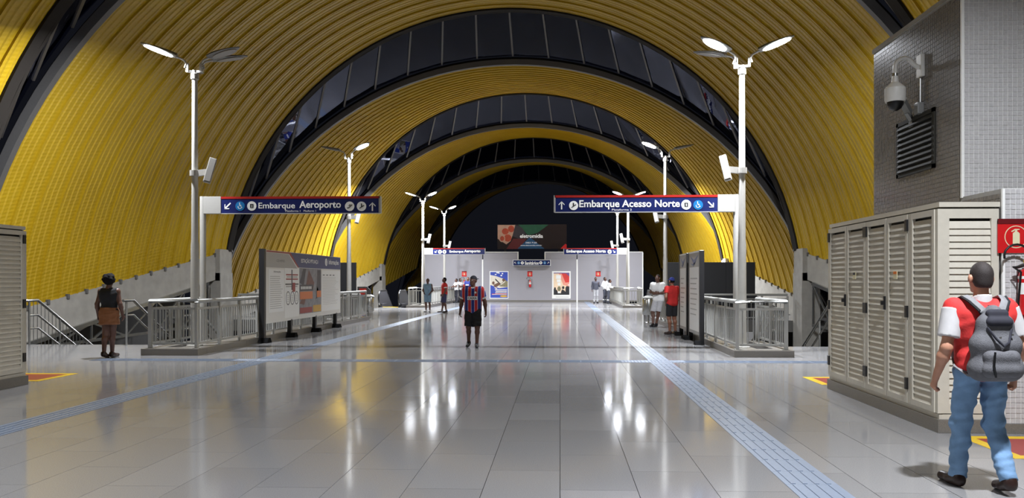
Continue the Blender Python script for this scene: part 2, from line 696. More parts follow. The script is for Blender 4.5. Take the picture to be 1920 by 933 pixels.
# ---- concrete springers under the shells, each with its pier and the steel truss below
for k in (1, 2, 3):
    ya, yb = SHELLS[k]
    for side, sx in (('left', 0), ('right', 1)):
        sg = -1 if sx == 0 else 1
        pts = []
        for t in [i / 8 for i in range(9)]:
            x, z = arc_pt(k, t, sx)
            pts.append((x, ya + (yb - ya) * t, z))
        vs, fs = [], []
        for (x, y, z) in pts:
            xi = x - sg * .06
            vs += [(xi, y, z + .02), (xi + sg * .5, y, z + .02), (xi + sg * .5, y, z - .95), (xi, y, z - .95)]
        for i in range(8):
            for c in range(4):
                a = i * 4
                fs.append((a + c, a + (c + 1) % 4, a + 4 + (c + 1) % 4, a + 4 + c))
        fs += [(0, 1, 2, 3), (32, 33, 34, 35)]
        root = thing('wall_%s' % side, (pts[0][0], ya, 0), '%s concrete springer wall rising under roof shell %s' % (side, ('one', 'two', 'three')[k - 1]), kind='structure')
        MB().add(vs, fs).build('springer_beam', 'concrete', root)
        x, y, z = pts[-1]
        MB().span((x - sg * .08, yb - 1.05, -5), (x + sg * .6, yb + .05, z - .9)).build('pier', 'concrete', root)
        MB().span((x - sg * .05, yb - 1.05, z - 1.2), (x + sg * .6, yb + .05, z + .02)).build('pier_head', 'concrete', root)
        MB().span((x + sg * 2.2, ya - .5, -5), (x + sg * 2.5, yb + .6, 1.4)).build('retaining_wall', 'concrete_dark', root)
        if k == 1:
            # steel lattice between springer and stair
            tr = thing('steel_truss', (pts[1][0], pts[1][1], 0), 'grey steel lattice truss below the %s-hand concrete springer' % side, 'truss', 'trusses under the springers')
            N = 6
            top, bot = [], []
            for i in range(N + 1):
                t = 0.10 + 0.76 * i / N
                x, z = arc_pt(k, t, sx)
                top.append(Vector((x - sg * .12, ya + (yb - ya) * t, z - .98)))
                bot.append(Vector((x - sg * .12, ya + (yb - ya) * t, -.35 + .25 * i / N)))
            MB().bar(top[0], top[-1], .10, .12).build('top_chord', 'steel', tr)
            MB().bar(bot[0], bot[-1], .08, .09).build('bottom_chord', 'steel', tr)
            for i in range(N):
                MB().bar(top[i + 1], bot[i], .05, .06).build('diagonal', 'steel', tr)
                MB().bar(top[i + 1], bot[i + 1], .05, .06).build('strut', 'steel', tr)
                if i % 2 == 0:
                    MB().bar(top[i], bot[i + 1], .05, .06).build('diagonal', 'steel', tr)

# ---- partition wall at the far end
YW = 57.0
wl, wr = X_at(795, YW), X_at(1205, YW)
nl, nr = X_at(972, YW), X_at(1021, YW)
pl, pr = X_at(905, YW), X_at(1082, YW)
ztop = Z_at(1000, 473, YW)
zmid = Z_at(1000, 486, YW)
root = thing('wall_back', ((wl + wr) / 2, YW, 0), 'pale grey panelled partition closing the far end of the concourse', kind='structure')
MB().span((wl, YW, 0), (pl - .03, YW + .2, ztop)).build('wall_panel', 'wall_panel', root)
MB().span((pl + .03, YW - .03, 0), (pr - .03, YW + .17, zmid)).build('wall_panel', 'wall_panel', root)
MB().span((pr + .03, YW, 0), (wr, YW + .2, ztop)).build('wall_panel', 'wall_panel', root)
MB().span((pl + .03, YW + .06, zmid), (nl, YW + .2, ztop)).build('wall_panel', 'wall_panel', root)
MB().span((nr, YW + .06, zmid), (pr - .03, YW + .2, ztop)).build('wall_panel', 'wall_panel', root)
for x in (pl, pr):
    MB().span((x - .05, YW - .06, 0), (x + .05, YW + .1, zmid)).build('joint_strip', 'white_trim', root)
MB().span((wl, YW - .02, ztop), (nl, YW + .22, ztop + .05)).build('coping', 'white_trim', root)
MB().span((nr, YW - .02, ztop), (wr, YW + .22, ztop + .05)).build('coping', 'white_trim', root)
MB().span((nl - .06, YW - .02, zmid), (nl, YW + .22, ztop)).build('notch_trim', 'white_trim', root)
MB().span((nr, YW - .02, zmid), (nr + .06, YW + .22, ztop)).build('notch_trim', 'white_trim', root)
MB().span((wr - .03, YW - .03, 0), (wr + .04, YW + .22, ztop)).build('end_trim', 'white_trim', root)
MB().span((wl, YW - .04, 0), (wr, YW, .10)).build('skirting', 'granite_kerb', root)

# ---- kerbs that carry the guard railings
KZ = .14
KY, KY2 = 15.85, 43.7


def kerb(y0, y1, side, lab):
    f = (lambda x: x) if side == 'left' else (lambda x: 2 * XC - x)
    xs = sorted((f(-8.75), f(-7.54)))
    xr = sorted((f(-8.10), f(-7.54)))
    xl = sorted((f(-8.75), f(-8.45)))
    root = thing('kerb', (f(-7.9), y0, 0), lab, kind='structure')
    MB().span((xs[0], y0, -.01), (xs[1], y0 + .42, KZ)).build('kerb_stone', 'granite_kerb', root, bevel=.008)
    yy = y0 + .42
    while yy < y1 - .2:
        e = min(yy + 2.1, y1)
        MB().span((xr[0], yy + .004, -.01), (xr[1], e, KZ)).build('kerb_stone', 'granite_kerb', root, bevel=.008)
        yy = e
    MB().span((xl[0], y0 + .424, -.01), (xl[1], y0 + 2.6, KZ)).build('kerb_stone', 'granite_kerb', root, bevel=.008)
    return root


kerb(KY, 30.4, 'left', 'dark granite kerb under the railing left of the concourse')
kerb(KY, 30.4, 'right', 'dark granite kerb under the railing right of the concourse')
kerb(KY2, 56.5, 'left', 'distant granite kerb under the far left railing')
kerb(KY2, 56.5, 'right', 'distant granite kerb under the far right railing')

# ---- tiled service block on the right, set in mosaic
BX, BY0, BYU, BY1 = 4.54, 8.1, 8.9, 11.35
BZL, BZT = 2.51, 4.84
blk = thing('wall_right', (BX, BY1, 0), 'service block clad in small grey mosaic tiles', kind='structure')
MB().span((BX, BY0, 0), (8.6, BY1, BZL)).build('block_core', 'grout_shaded', blk)
MB().span((BX, BYU, BZL), (8.6, BY1, BZT)).build('block_core', 'grout_shaded', blk)
P = 0.0535


def tile_field(name, material, origin, ux, uy, nx, ny, parent, th=0.006):
    ux, uy, og = Vector(ux), Vector(uy), Vector(origin)
    nrm = ux.cross(uy)
    mbt = MB()
    g = .0035
    for i in range(nx):
        for j in range(ny):
            a = og + ux * (i * P + g) + uy * (j * P + g)
            p = [a, a + ux * (P - 2 * g), a + ux * (P - 2 * g) + uy * (P - 2 * g), a + uy * (P - 2 * g)]
            jit = th * random.uniform(.75, 1.15)
            mbt.add(p + [x + nrm * jit for x in p], [(4, 5, 6, 7), (0, 1, 5, 4), (1, 2, 6, 5), (2, 3, 7, 6), (3, 0, 4, 7)])
    o = mbt.build(name, material, parent)
    o['kind'] = 'stuff'
    return o


MB().span((BX, BYU - .003, BZL), (8.6, BYU, BZT)).build('grout_bed', 'grout_lit', blk)
MB().span((BX, BY0 - .003, 0), (8.6, BY0, BZL)).build('grout_bed', 'grout_lit', blk)
tile_field('mosaic_tiles', 'tile_lit', (BX + .02, BYU - .003, BZL), (1, 0, 0), (0, 0, 1), 42, 43, blk)
tile_field('mosaic_tiles', 'tile_lit', (BX + .02, BY0 - .003, .1), (1, 0, 0), (0, 0, 1), 42, 45, blk)
tile_field('mosaic_tiles', 'tile_shaded', (BX, BY1, 2.2), (0, -1, 0), (0, 0, 1), int((BY1 - BYU) / P), int((BZT - 2.2) / P), blk)
tile_field('mosaic_tiles', 'tile_shaded', (BX, BYU - .01, 2.2), (0, -1, 0), (0, 0, 1), int((BYU - BY0) / P), int((BZL - 2.2) / P), blk)
MB().span((BX - .015, BYU - .02, BZL - .01), (BX + .015, BYU + .01, BZT)).build('corner_bead', 'white_trim', blk)
MB().span((BX - .012, BY0 - .018, 0), (BX + .014, BY0 + .01, BZL)).build('corner_bead', 'white_trim', blk)
MB().span((BX - .02, BYU - .02, BZT), (8.6, BY1 + .02, BZT + .06)).build('coping', 'concrete', blk)
MB().span((BX - .01, BY0 - .03, 0), (8.6, BY0, .1)).build('skirting', 'granite_kerb', blk)

# ================================================================== FLOOR MARKINGS
tb = MB().span((-.199, -.199, .0005), (.199, .199, .004))
for i in range(4):
    tb.box((-.135 + .09 * i, 0, .0065), (.034, .37, .005))
tile_bar = tb.mesh('tactile_tile', 'tactile_blue')
tb = MB().span((-.199, -.199, .0005), (.199, .199, .004))
for i in range(6):
    for j in range(6):
        tb.lathe([(.018, .004), (.012, .009)], (-.16 + .064 * i, -.16 + .064 * j, 0), 6)
tile_dot = tb.mesh('tactile_tile', 'tactile_blue')
TXL, TXR, TY = -5.84, 1.93, 15.0
for x, lab in ((TXL, 'pale ridged tactile path along the left half of the floor'), (TXR, 'pale ridged tactile path along the right half of the floor')):
    root = thing('tactile_path', (x, 4, 0), lab, 'tactile path', 'tactile paths on the floor')
    y = 2.2
    while y < 56.4:
        if abs(y - TY) > .3:
            inst('tactile_tile', tile_bar, root, (x, y, 0))
        y += .4
root = thing('tactile_path', (XC, TY, 0), 'ridged tactile path crossing the floor from side to side', 'tactile path', 'tactile paths on the floor')
x = -9.0
while x < 6.2:
    nearx = min(abs(x - TXL), abs(x - TXR))
    if nearx < .62:
        if nearx < .21: x += 0
        inst('tactile_tile', tile_dot, root, (x, TY, .001))
    else:
        inst('tactile_tile', tile_bar, root, (x, TY, 0), (0, 0, R(90)))
    x += .4


def floor_mark(x0, y0, x1, y1, lab):
    root = thing('floor_marking', ((x0 + x1) / 2, (y0 + y1) / 2, 0), lab, 'floor marking', 'fire equipment floor markings')
    w = .12
    for a, b2 in (((x0, y0), (x1, y0 + w)), ((x0, y1 - w), (x1, y1)), ((x0, y0 + w), (x0 + w, y1 - w)), ((x1 - w, y0 + w), (x1, y1 - w))):
        MB().span((a[0], a[1], .0005), (b2[0], b2[1], .003)).build('yellow_border', 'mark_yellow', root)
    MB().span((x0 + w, y0 + w, .0005), (x1 - w, y1 - w, .0025)).build('red_field', 'mark_red', root)


floor_mark(4.0, 6.95, 5.2, 7.93, 'yellow bordered red floor marking below the fire extinguisher')
floor_mark(3.93, 11.75, 4.95, 12.7, 'yellow floor marking at the far end of the right cabinet')
floor_mark(-9.2, 11.75, -8.1, 12.75, 'yellow and red floor marking past the left cabinet')

# ================================================================== LOUVRED CABINETS
CZ0, CZ1 = .14, 2.355
slat_cache = {}


def louvre(parent, name, origin, ux, w, h, slat_pitch=.067, frame=.05, side_material='cabinet_paint'):
    """frame with slats; outward normal is ux x z"""
    ux = Vector(ux); uz = Vector((0, 0, 1)); nrm = ux.cross(uz); og = Vector(origin)
    fb = MB()
    th = .035

    def fbar(a, b2, c, d):
        fb.prism(rect_poly(a, b2, c, d), og, ux, uz, th)
    fbar(0, 0, frame, h); fbar(w - frame, 0, w, h)
    fbar(frame, 0, w - frame, frame * 1.3); fbar(frame, h - frame * 1.3, w - frame, h)
    fo = fb.build(name, side_material, parent)
    key = round(w, 3)
    lw = w - 2 * frame - .004
    if key not in slat_cache:
        # slat modelled along local x, leaning outward at its foot
        slat_cache[key] = MB().box((0, 0, 0), (lw, .012, slat_pitch * 1.16), Matrix.Rotation(R(-15), 3, 'X')).mesh('slat', 'louvre_paint')
    rz = math.atan2(ux.y, ux.x)
    z = frame * 1.3 + slat_pitch * .5
    while z < h - frame * 1.3 - slat_pitch * .3:
        p = og + ux * (w / 2) + uz * z + nrm * .012
        inst('slat', slat_cache[key], fo, p, (0, 0, rz))
        z += slat_pitch
    return fo


hinge_me = MB().box((0, 0, 0), (.03, .05, .13)).mesh('hinge', 'black_plastic')
latch_me = MB().box((0, 0, 0), (.03, .03, .16)).box((-.03, 0, .0), (.04, .025, .05)).mesh('latch', 'black_plastic')


def cabinet(mirror, lab, n_doors):
    f = (lambda x: 2 * XC - x) if mirror else (lambda x: x)
    XF = f(3.91) - (.13 if mirror else 0)
    sg = -1 if mirror else 1
    root = thing('louvred_cabinet', (XF, 9.7, 0), lab, 'cabinet', 'louvred service cabinets')
    y0, y1 = 8.12, 11.35
    a, b2 = sorted((XF + sg * .03, f(4.51)))
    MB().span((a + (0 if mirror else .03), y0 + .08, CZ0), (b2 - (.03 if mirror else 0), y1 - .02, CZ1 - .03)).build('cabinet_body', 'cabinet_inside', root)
    a2, b3 = sorted((XF - sg * .005, f(4.52)))
    MB().span((a2, y0 - .01, CZ1 - .03), (b3, y1 + .01, CZ1 + .02)).build('cabinet_top', 'cabinet_paint', root)
    MB().span((a2, y0 - .01, CZ0), (b3, y1 + .01, CZ0 + .05)).build('cabinet_sill', 'cabinet_paint', root)
    a3, b4 = sorted((XF - sg * .03, f(4.52)))
    MB().span((a3, y0 - .04, 0), (b4, y1 + .04, CZ0)).build('plinth', 'granite_kerb', root, bevel=.006)
    # near to far: fixed panel then doors; door edges measured along y
    edges = [(8.16, 8.70, 'panel'), (8.78, 9.32, 'd'), (9.34, 9.93, 'c'), (9.98, 10.60, 'b'), (10.62, 11.28, 'a')]
    zb = CZ0 + .06
    hh = CZ1 - .05 - zb
    for (e0, e1, kind) in edges[-n_doors:]:
        if mirror:
            door = louvre(root, 'door' if kind != 'panel' else 'louvre_panel', (XF - .0, e0, zb), (0, 1, 0), e1 - e0, hh)
        else:
            door = louvre(root, 'door' if kind != 'panel' else 'louvre_panel', (XF, e1, zb), (0, -1, 0), e1 - e0, hh)
        xo = XF - sg * .04
        hy = {'d': e0, 'c': e1 - .0, 'b': e0 + .0, 'a': e1, 'panel': None}[kind]
        if hy is not None:
            for z in (.42, 1.22, 2.18):
                inst('hinge', hinge_me, door, (xo, hy, z))
            if kind in 'ac':
                inst('latch', latch_me, door, (xo, e0 + .02, 1.30), (0, 0, math.pi if mirror else 0))
            if kind in ('b', 'd'):
                yc = (e0 + e1) / 2
                MB().box((xo - sg * .01, yc, 1.63), (.006, .10, .09)).build('sticker', 'sticker_paper', door)
                MB().box((xo - sg * .012, yc, 1.655), (.006, .085, .03)).build('sticker_band', 'sticker_orange' if kind == 'd' else 'ink_dark', door)
    # mullions between the doors
    for yb in (8.74, 9.955):
        MB().box((XF - sg * .012, yb, (zb + CZ1 - .05) / 2), (.04, .06, hh)).build('jamb', 'cabinet_paint', root)
    for yb in (8.13, 11.32):
        MB().box((XF - sg * .0, yb, (zb + CZ1 - .05) / 2), (.05, .06, hh)).build('jamb', 'cabinet_paint', root)
    if mirror:
        MB().span((f(4.51), y0, CZ0 + .05), (XF - .02, y0 + .03, CZ1 - .03)).build('end_sheet', 'cabinet_paint', root)
    else:
        louvre(root, 'end_panel', (XF + .02, y0 + .02, zb), (1, 0, 0), 4.505 - XF - .02, hh, frame=.075, side_material='cabinet_paint')
    MB().span((min(XF + sg * .02, f(4.51)), y1 - .02, CZ0 + .05), (max(XF + sg * .02, f(4.51)), y1, CZ1 - .03)).build('end_sheet', 'cabinet_paint', root)
    return root


cabinet(False, 'long cream louvred cabinet against the mosaic tiled block', 5)
cabinet(True, 'louvred cream cabinet cut by the left picture edge', 5)

# ================================================================== LAMP POSTS
def head_mesh():
    mbh = MB()
    N, M = 10, 12
    L = .74
    rings = []
    for i in range(N + 1):
        s = i / N
        w = .155 * (max(0.0, math.sin(math.pi * min(1, .12 + .88 * s) ** .8))) ** .55 + .012
        h = .085 * (1 - .55 * s) * (.45 + .55 * math.sin(math.pi * min(1, .25 + .75 * s)))
        ring = []
        for k in range(M):
            a = 2 * math.pi * k / M
            yy, zz = math.cos(a) * w, math.sin(a)
            ring.append((s * L, yy, zz * h if zz > 0 else zz * .022))
        rings.append(ring)
    vs = [p for r in rings for p in r]
    fs = []
    for i in range(N):
        for k in range(M):
            a, b2 = i * M + k, i * M + (k + 1) % M
            fs.append((a, b2, b2 + M, a + M))
    fs.append(tuple(range(M))[::-1])
    fs.append(tuple(N * M + k for k in range(M)))
    return mbh.add(vs, fs)


HEAD = head_mesh().mesh('lamp_head', 'lamp_grey', smooth=True)
lens_poly = [(.37 + .29 * math.cos(a), .125 * math.sin(a)) for a in [2 * math.pi * k / 20 for k in range(20)]]
LENS = MB().prism(lens_poly, (0, 0, -.036), (1, 0, 0), (0, 1, 0), .016).mesh('lens', 'lamp_lens')
LENS_OFF = MB().prism(lens_poly, (0, 0, -.036), (1, 0, 0), (0, 1, 0), .016).mesh('lens', 'speaker_grey')
ARM = MB().tube([(-.22, 0, -.16), (-.22, 0, -.06), (-.16, 0, -.012), (.04, 0, .005)], .024, 8).mesh('arm', 'pole_white', smooth=True)
POLE_PTS = [(0, 0, 0), (0, 0, .02), (0, 0, .02), (0, 0, 3.1), (0, 0, 3.12), (0, 0, 6.05)]
POLE = MB().tube([(0, 0, 0), (0, 0, 2.2), (0, 0, 2.3), (0, 0, 6.0)], [.095, .085, .075, .055], 14).mesh('pole', 'pole_white', smooth=True)
POLE_BASE = MB().lathe([(.17, 0), (.17, .02), (.10, .03), (.10, .1)], (0, 0, 0), 16).mesh('base_plate', 'pole_white', smooth=True)
COLLAR = MB().lathe([(.075, 0), (.085, .01), (.085, .12), (.06, .14)], (0, 0, 0), 14).mesh('collar', 'pole_white', smooth=True)


def lamp_post(x, y, z0, heads, lab):
    """heads: (azimuth deg, lit, offset)"""
    root = thing('lamp_post', (x, y, z0), lab, 'lamp post', 'lamp posts of the concourse')
    inst('base_plate', POLE_BASE, root, (x, y, z0))
    inst('pole', POLE, root, (x, y, z0))
    inst('collar', COLLAR, root, (x, y, z0 + 5.8))
    top = z0 + 6.0
    cb = MB()
    for (az, lit, tilt) in [q[:3] for q in heads]:
        c, s = math.cos(R(az)), math.sin(R(az))
        cb.bar((x, y, top - .03), (x + c * .15, y + s * .15, top - .03), .05, .05)
        cb.bar((x + c * .15, y + s * .15, top - .05), (x + c * .15, y + s * .15, top + .14), .05, .05)
    cb.build('crossbar', 'pole_white', root)
    for spec in heads:
        az, lit, tilt = spec[:3]
        c, s = math.cos(R(az)), math.sin(R(az))
        p = (x + c * .36, y + s * .36, top + .26)
        rot = Euler((0, R(-tilt), R(az)), 'XYZ')
        h = inst('lamp_head', HEAD, root, p, rot)
        inst('arm', ARM, h, local=True)
        inst('lens', LENS if lit else LENS_OFF, h, local=True)
        if lit:
            ld = bpy.data.lights.new('lamp_light', 'AREA')
            ld.shape = 'ELLIPSE'
            ld.size = .5
            ld.size_y = .2
            ld.energy = LAMP_W * (lit if isinstance(lit, float) else 1.0)
            ld.color = LAMP_COL
            lo = bpy.data.objects.new('lamp_light', ld)
            link(lo, h)
            lo.location = (.37, 0, -.06)
            if len(spec) == 3:
                ld.spread = R(150)
                lo.rotation_euler = (0, R(tilt), 0)
            else:
                # beam aimed apart from its head, an added aim to light the roof flank
                ld.spread = R(166)
                want = Euler((0, R(-spec[4]), R(spec[3])), 'XYZ').to_matrix()
                lo.rotation_euler = (rot.to_matrix().transposed() @ want).to_euler()
    return root


SPK = MB().box((0, 0, 0), (.15, .11, .56)).mesh('housing', 'speaker_grey', bevel=.015)
SPK_G = MB().box((0, -.058, 0), (.12, .008, .5)).mesh('grille', 'sign_grey')


def loudspeaker(x, y, z, side, lab):
    root = thing('loudspeaker', (x, y, z), lab, 'loudspeaker', 'loudspeakers on the lamp posts')
    o = inst('housing', SPK, root, (x + side * .36, y - .05, z + .05), (R(-8), R(14 * side), R(20 * side)))
    inst('grille', SPK_G, o, local=True)
    MB().bar((x + side * .05, y, z), (x + side * .30, y - .03, z + .02), .09, .13).build('bracket', 'speaker_grey', root)
    MB().lathe([(.105, -.06), (.105, .06)], (x, y, z), 14).build('clamp_ring', 'speaker_grey', root)


PX = 5.87
post_spec = [
    (16.6, [(203, 1.7, 18, 142, 23), (25, 0, 14), (-10, 0, 14)], [(207, 1.4, 16), (150, 0, 15), (-24, 1.6, 18, 40, 22)]),
    (28.6, [(-32, 1.1, 16), (175, 0, 14)], [(208, 1.1, 16), (10, 0, 14)]),
    (44.2, [(200, 4.6, 16, 172, 18), (-32, 1.0, 16)], [(208, 1.0, 16), (-20, 4.6, 16, 8, 18)]),
    (52.4, [(200, 1.0, 16), (-32, .7, 16)], [(208, .7, 16), (-20, 1.0, 16)]),
]
ord_words = ['nearest', 'second', 'third', 'farthest']
for i, (y, hl, hr) in enumerate(post_spec):
    lamp_post(XC - PX - (.09 if i == 0 else 0), y, KZ, hl, '%s white lamp post of the left-hand row' % ord_words[i])
    lamp_post(XC + PX, y, KZ, hr, '%s white lamp post of the right-hand row' % ord_words[i])
    loudspeaker(XC - PX - (.09 if i == 0 else 0), y, 3.9, 1, 'grey box loudspeaker clamped to the %s left lamp post' % ord_words[i])
    loudspeaker(XC + PX, y, 3.9, -1, 'grey box loudspeaker clamped to the %s right lamp post' % ord_words[i])
lamp_post(XC - PX, 4.0, 0, [(170, 0, 14), (-15, 1.2, 12)], 'white lamp post beside the camera, left-hand row')
lamp_post(XC + PX, 4.0, 0, [(195, 1.55, 12), (10, 0, 14)], 'white lamp post beside the camera, right-hand row')

# ================================================================== HANGING SIGNS
def wheelchair(mbx, s):
    q = []
    for k in range(9):
        a0 = R(150 + 26 * k * .95); a1 = R(150 + 26 * (k + 1) * .95)
        q.append([(.42 * s * math.cos(a0) - .05 * s, .42 * s * math.sin(a0) - .18 * s), (.42 * s * math.cos(a1) - .05 * s, .42 * s * math.sin(a1) - .18 * s), (.31 * s * math.cos(a1) - .05 * s, .31 * s * math.sin(a1) - .18 * s), (.31 * s * math.cos(a0) - .05 * s, .31 * s * math.sin(a0) - .18 * s)])
    q.append(disc_poly(.11 * s, 10, (-.1 * s, .6 * s)))
    q.append([(-.16 * s, .46 * s), (-.04 * s, .46 * s), (.02 * s, -.05 * s), (-.1 * s, -.05 * s)])
    q.append([(-.1 * s, .22 * s), (.25 * s, .22 * s), (.25 * s, .12 * s), (-.1 * s, .12 * s)])
    q.append([(-.1 * s, .05 * s), (.3 * s, .05 * s), (.3 * s, -.06 * s), (-.1 * s, -.06 * s)])
    q.append([(.2 * s, .0), (.3 * s, .04 * s), (.5 * s, -.42 * s), (.4 * s, -.46 * s)])
    return q


def glyph(kind, s):
    if kind == 'lift':
        return [rect_poly(-.36 * s, -.42 * s, -.08 * s, .42 * s), rect_poly(.12 * s, -.42 * s, .36 * s, .42 * s), rect_poly(-.1 * s, .26 * s, .14 * s, .42 * s), rect_poly(-.1 * s, -.42 * s, .14 * s, -.3 * s)]
    if kind == 'stair':
        return [[(-.55 * s, -.42 * s), (-.2 * s, -.42 * s), (.6 * s, .3 * s), (.45 * s, .42 * s), (-.22 * s, -.24 * s), (-.55 * s, -.24 * s)], [(-.25 * s, .15 * s), (.1 * s, .45 * s), (.2 * s, .35 * s), (-.12 * s, .02 * s)]]
    if kind == 'plane':
        return [[(-.5 * s, -.35 * s), (-.4 * s, -.5 * s), (.6 * s, .12 * s), (.5 * s, .28 * s)], [(-.12 * s, .6 * s), (.08 * s, .6 * s), (.12 * s, -.05 * s), (-.1 * s, -.2 * s)]]
    if kind == 'dot':
        return [disc_poly(.35 * s, 10)]
    return []


def hanging_sign(name, Y, lab, x0, x1, ytop, ybot, items, post=None, box=None, small=False):
    """x0..x1, ytop..ybot: pixel extent of the dark board on the plane y = Y"""
    xa, xb = X_at(x0, Y), X_at(x1, Y)
    xm = (x0 + x1) / 2
    zt, zb = Z_at(xm, ytop, Y), Z_at(xm, ybot, Y)
    pxm = (xb - xa) / (x1 - x0)
    foot = (X_at(post, Y), Y, KZ) if post else ((xa + xb) / 2, Y, zb)
    root = thing(name, foot, lab, 'sign', 'hanging direction signs')
    MB().span((xa, Y - .06, zb), (xb, Y + .06, zt - (0.0 if small else .05))).build('sign_board', 'sign_blue', root)
    if not small:
        MB().span((xa, Y - .065, zt - .05), (xb, Y + .065, zt)).build('red_band', 'sign_red', root)
        MB().span((xa, Y - .062, zb - .012), (xb, Y + .062, zb)).build('bottom_edge', 'sign_grey', root)
    if post:
        xp = X_at(post, Y)
        MB().tube([(xp, Y, KZ), (xp, Y, zt + .01)], .068, 14).build('sign_post', 'pole_white', root, smooth=True)
        bx = sorted((X_at(box[0], Y), X_at(box[1], Y)))
        MB().span((bx[0], Y - .07, zb - .01), (bx[1], Y + .07, zt + .005)).build('junction_box', 'box_grey', root, bevel=.006)
        e = xb if post < xm else xa
        MB().span((e - .02, Y - .065, zb - .005), (e + .02, Y + .065, zt)).build('end_cap', 'box_grey', root)
    fy = Y - .0615
    ux, uz = (1, 0, 0), (0, 0, 1)
    for it in items:
        if it[0] == 'text':
            _, p0, p1, t0, t1, body, bold = it
            cx, cz = X_at((p0 + p1) / 2, Y), Z_at((p0 + p1) / 2, (t0 + t1) / 2, Y)
            text_obj(body, 'lettering', root, (cx, fy - .003, cz), ux, uz, (p1 - p0) * pxm, (t1 - t0) * pxm, 'sign_white', bold)
        elif it[0] == 'arrow':
            _, p, t, ang, s = it
            m2 = MB()
            for q in arrow_poly(R(ang), s * pxm, .3):
                m2.prism(q, (X_at(p, Y), fy, Z_at(p, t, Y)), ux, uz, .003)
            m2.build('arrow', 'sign_white', root)
        elif it[0] == 'disc':
            _, p, t, r, g = it
            c = (X_at(p, Y), fy, Z_at(p, t, Y))
            dd = MB().prism(disc_poly(r * pxm), c, ux, uz, .003).build('pictogram', 'sign_cyan' if g == 'chair' else 'sign_white', root)
            m2 = MB()
            gl = wheelchair(None, r * pxm) if g == 'chair' else glyph(g, r * pxm)
            for q in gl:
                m2.prism(q, (c[0], fy - .003, c[2]), ux, uz, .003)
            if gl:
                m2.build('symbol', 'sign_white' if g == 'chair' else 'ink_dark', dd)
    return root


hanging_sign('direction_sign', 17.2, 'navy hanging sign reading Embarque Aeroporto on the near left post', 416.5, 713, 368.5, 399.5, [
    ('arrow', 428.8, 386.6, 225, 8.0), ('disc', 452.3, 386.6, 8.8, 'chair'), ('disc', 474.2, 386.4, 8.7, 'lift'),
    ('text', 486.6, 555, 380.2, 394.2, 'Embarque', .012), ('text', 563, 640.7, 376.8, 394, 'Aeroporto', .022),
    ('text', 537, 594, 393.8, 397.4, 'Plataforma 1   Platform 1', 0.0),
    ('disc', 657, 387, 8.8, 'stair'), ('disc', 679.2, 387, 8.8, 'plane'), ('arrow', 699.5, 387.6, 90, 8.0)],
    post=380.5, box=(384, 416.5))
hanging_sign('direction_sign', 17.2, 'navy hanging sign reading Embarque Acesso Norte on the near right post', 1040, 1344.6, 366, 397, [
    ('arrow', 1053, 385.2, 90, 7.6), ('disc', 1075.4, 385.6, 8.6, 'plane'),
    ('text', 1085.7, 1273.7, 375.2, 392.6, 'Embarque Acesso Norte', .02),
    ('text', 1147, 1184, 391.6, 395, 'Plataforma 2', 0.0),
    ('disc', 1285.8, 384, 9.2, 'lift'), ('disc', 1308, 384.4, 9.0, 'chair'), ('arrow', 1332, 383.6, 315, 7.6)],
    post=1380.5, box=(1344.6, 1377))
hanging_sign('direction_sign', 44.8, 'small distant sign reading Embarque Aeroporto by the far left railing', 812, 909.5, 465, 476.5, [
    ('arrow', 817.5, 471.6, 225, 3), ('disc', 825.2, 471.8, 3.6, 'dot'), ('disc', 833.6, 471.8, 3.6, 'dot'),
    ('text', 843, 869, 469, 474.6, 'Embarque', .02), ('text', 870.5, 901, 467.8, 474.4, 'Aeroporto', .03)],
    post=794.5, box=(796, 812))
hanging_sign('direction_sign', 44.8, 'small distant sign reading Embarque Acesso Norte by the far right railing', 1057, 1156.5, 465, 476.5, [
    ('text', 1062, 1135.5, 467.8, 475, 'Embarque Acesso Norte', .03), ('disc', 1142.8, 471.6, 3.8, 'dot'), ('arrow', 1151.5, 471.6, 315, 3)],
    post=1176, box=(1156.5, 1174))
sg_ = hanging_sign('restroom_sign', 56.6, 'navy sign reading Sanitários above the middle of the partition', 962.5, 1031.5, 487.5, 497.0, [
    ('arrow', 966, 492.4, 135, 2.2), ('disc', 972.6, 492.4, 2.9, 'chair'), ('disc', 979.4, 492.6, 2.9, 'dot'),
    ('text', 984, 1010, 489.6, 496, 'Sanitários', .03), ('disc', 1014, 492.4, 2.9, 'dot'), ('disc', 1021.4, 492.4, 2.9, 'chair'), ('arrow', 1028, 492.2, 45, 2.2)], small=True)
MB().span((X_at(961.5, 56.6), 56.6, Z_at(997, 498, 56.6)), (X_at(1032.5, 56.6), 56.97, Z_at(997, 486.6, 56.6))).build('back_frame', 'sign_white', sg_)

# ================================================================== GUARD RAILINGS
BAL = MB().tube([(0, 0, 0), (0, 0, .72)], .0115, 6).mesh('baluster', 'rail_grey')
PST = MB().box((0, 0, .475), (.075, .055, .95)).box((0, 0, .006), (.13, .11, .012)).mesh('post', 'rail_grey')


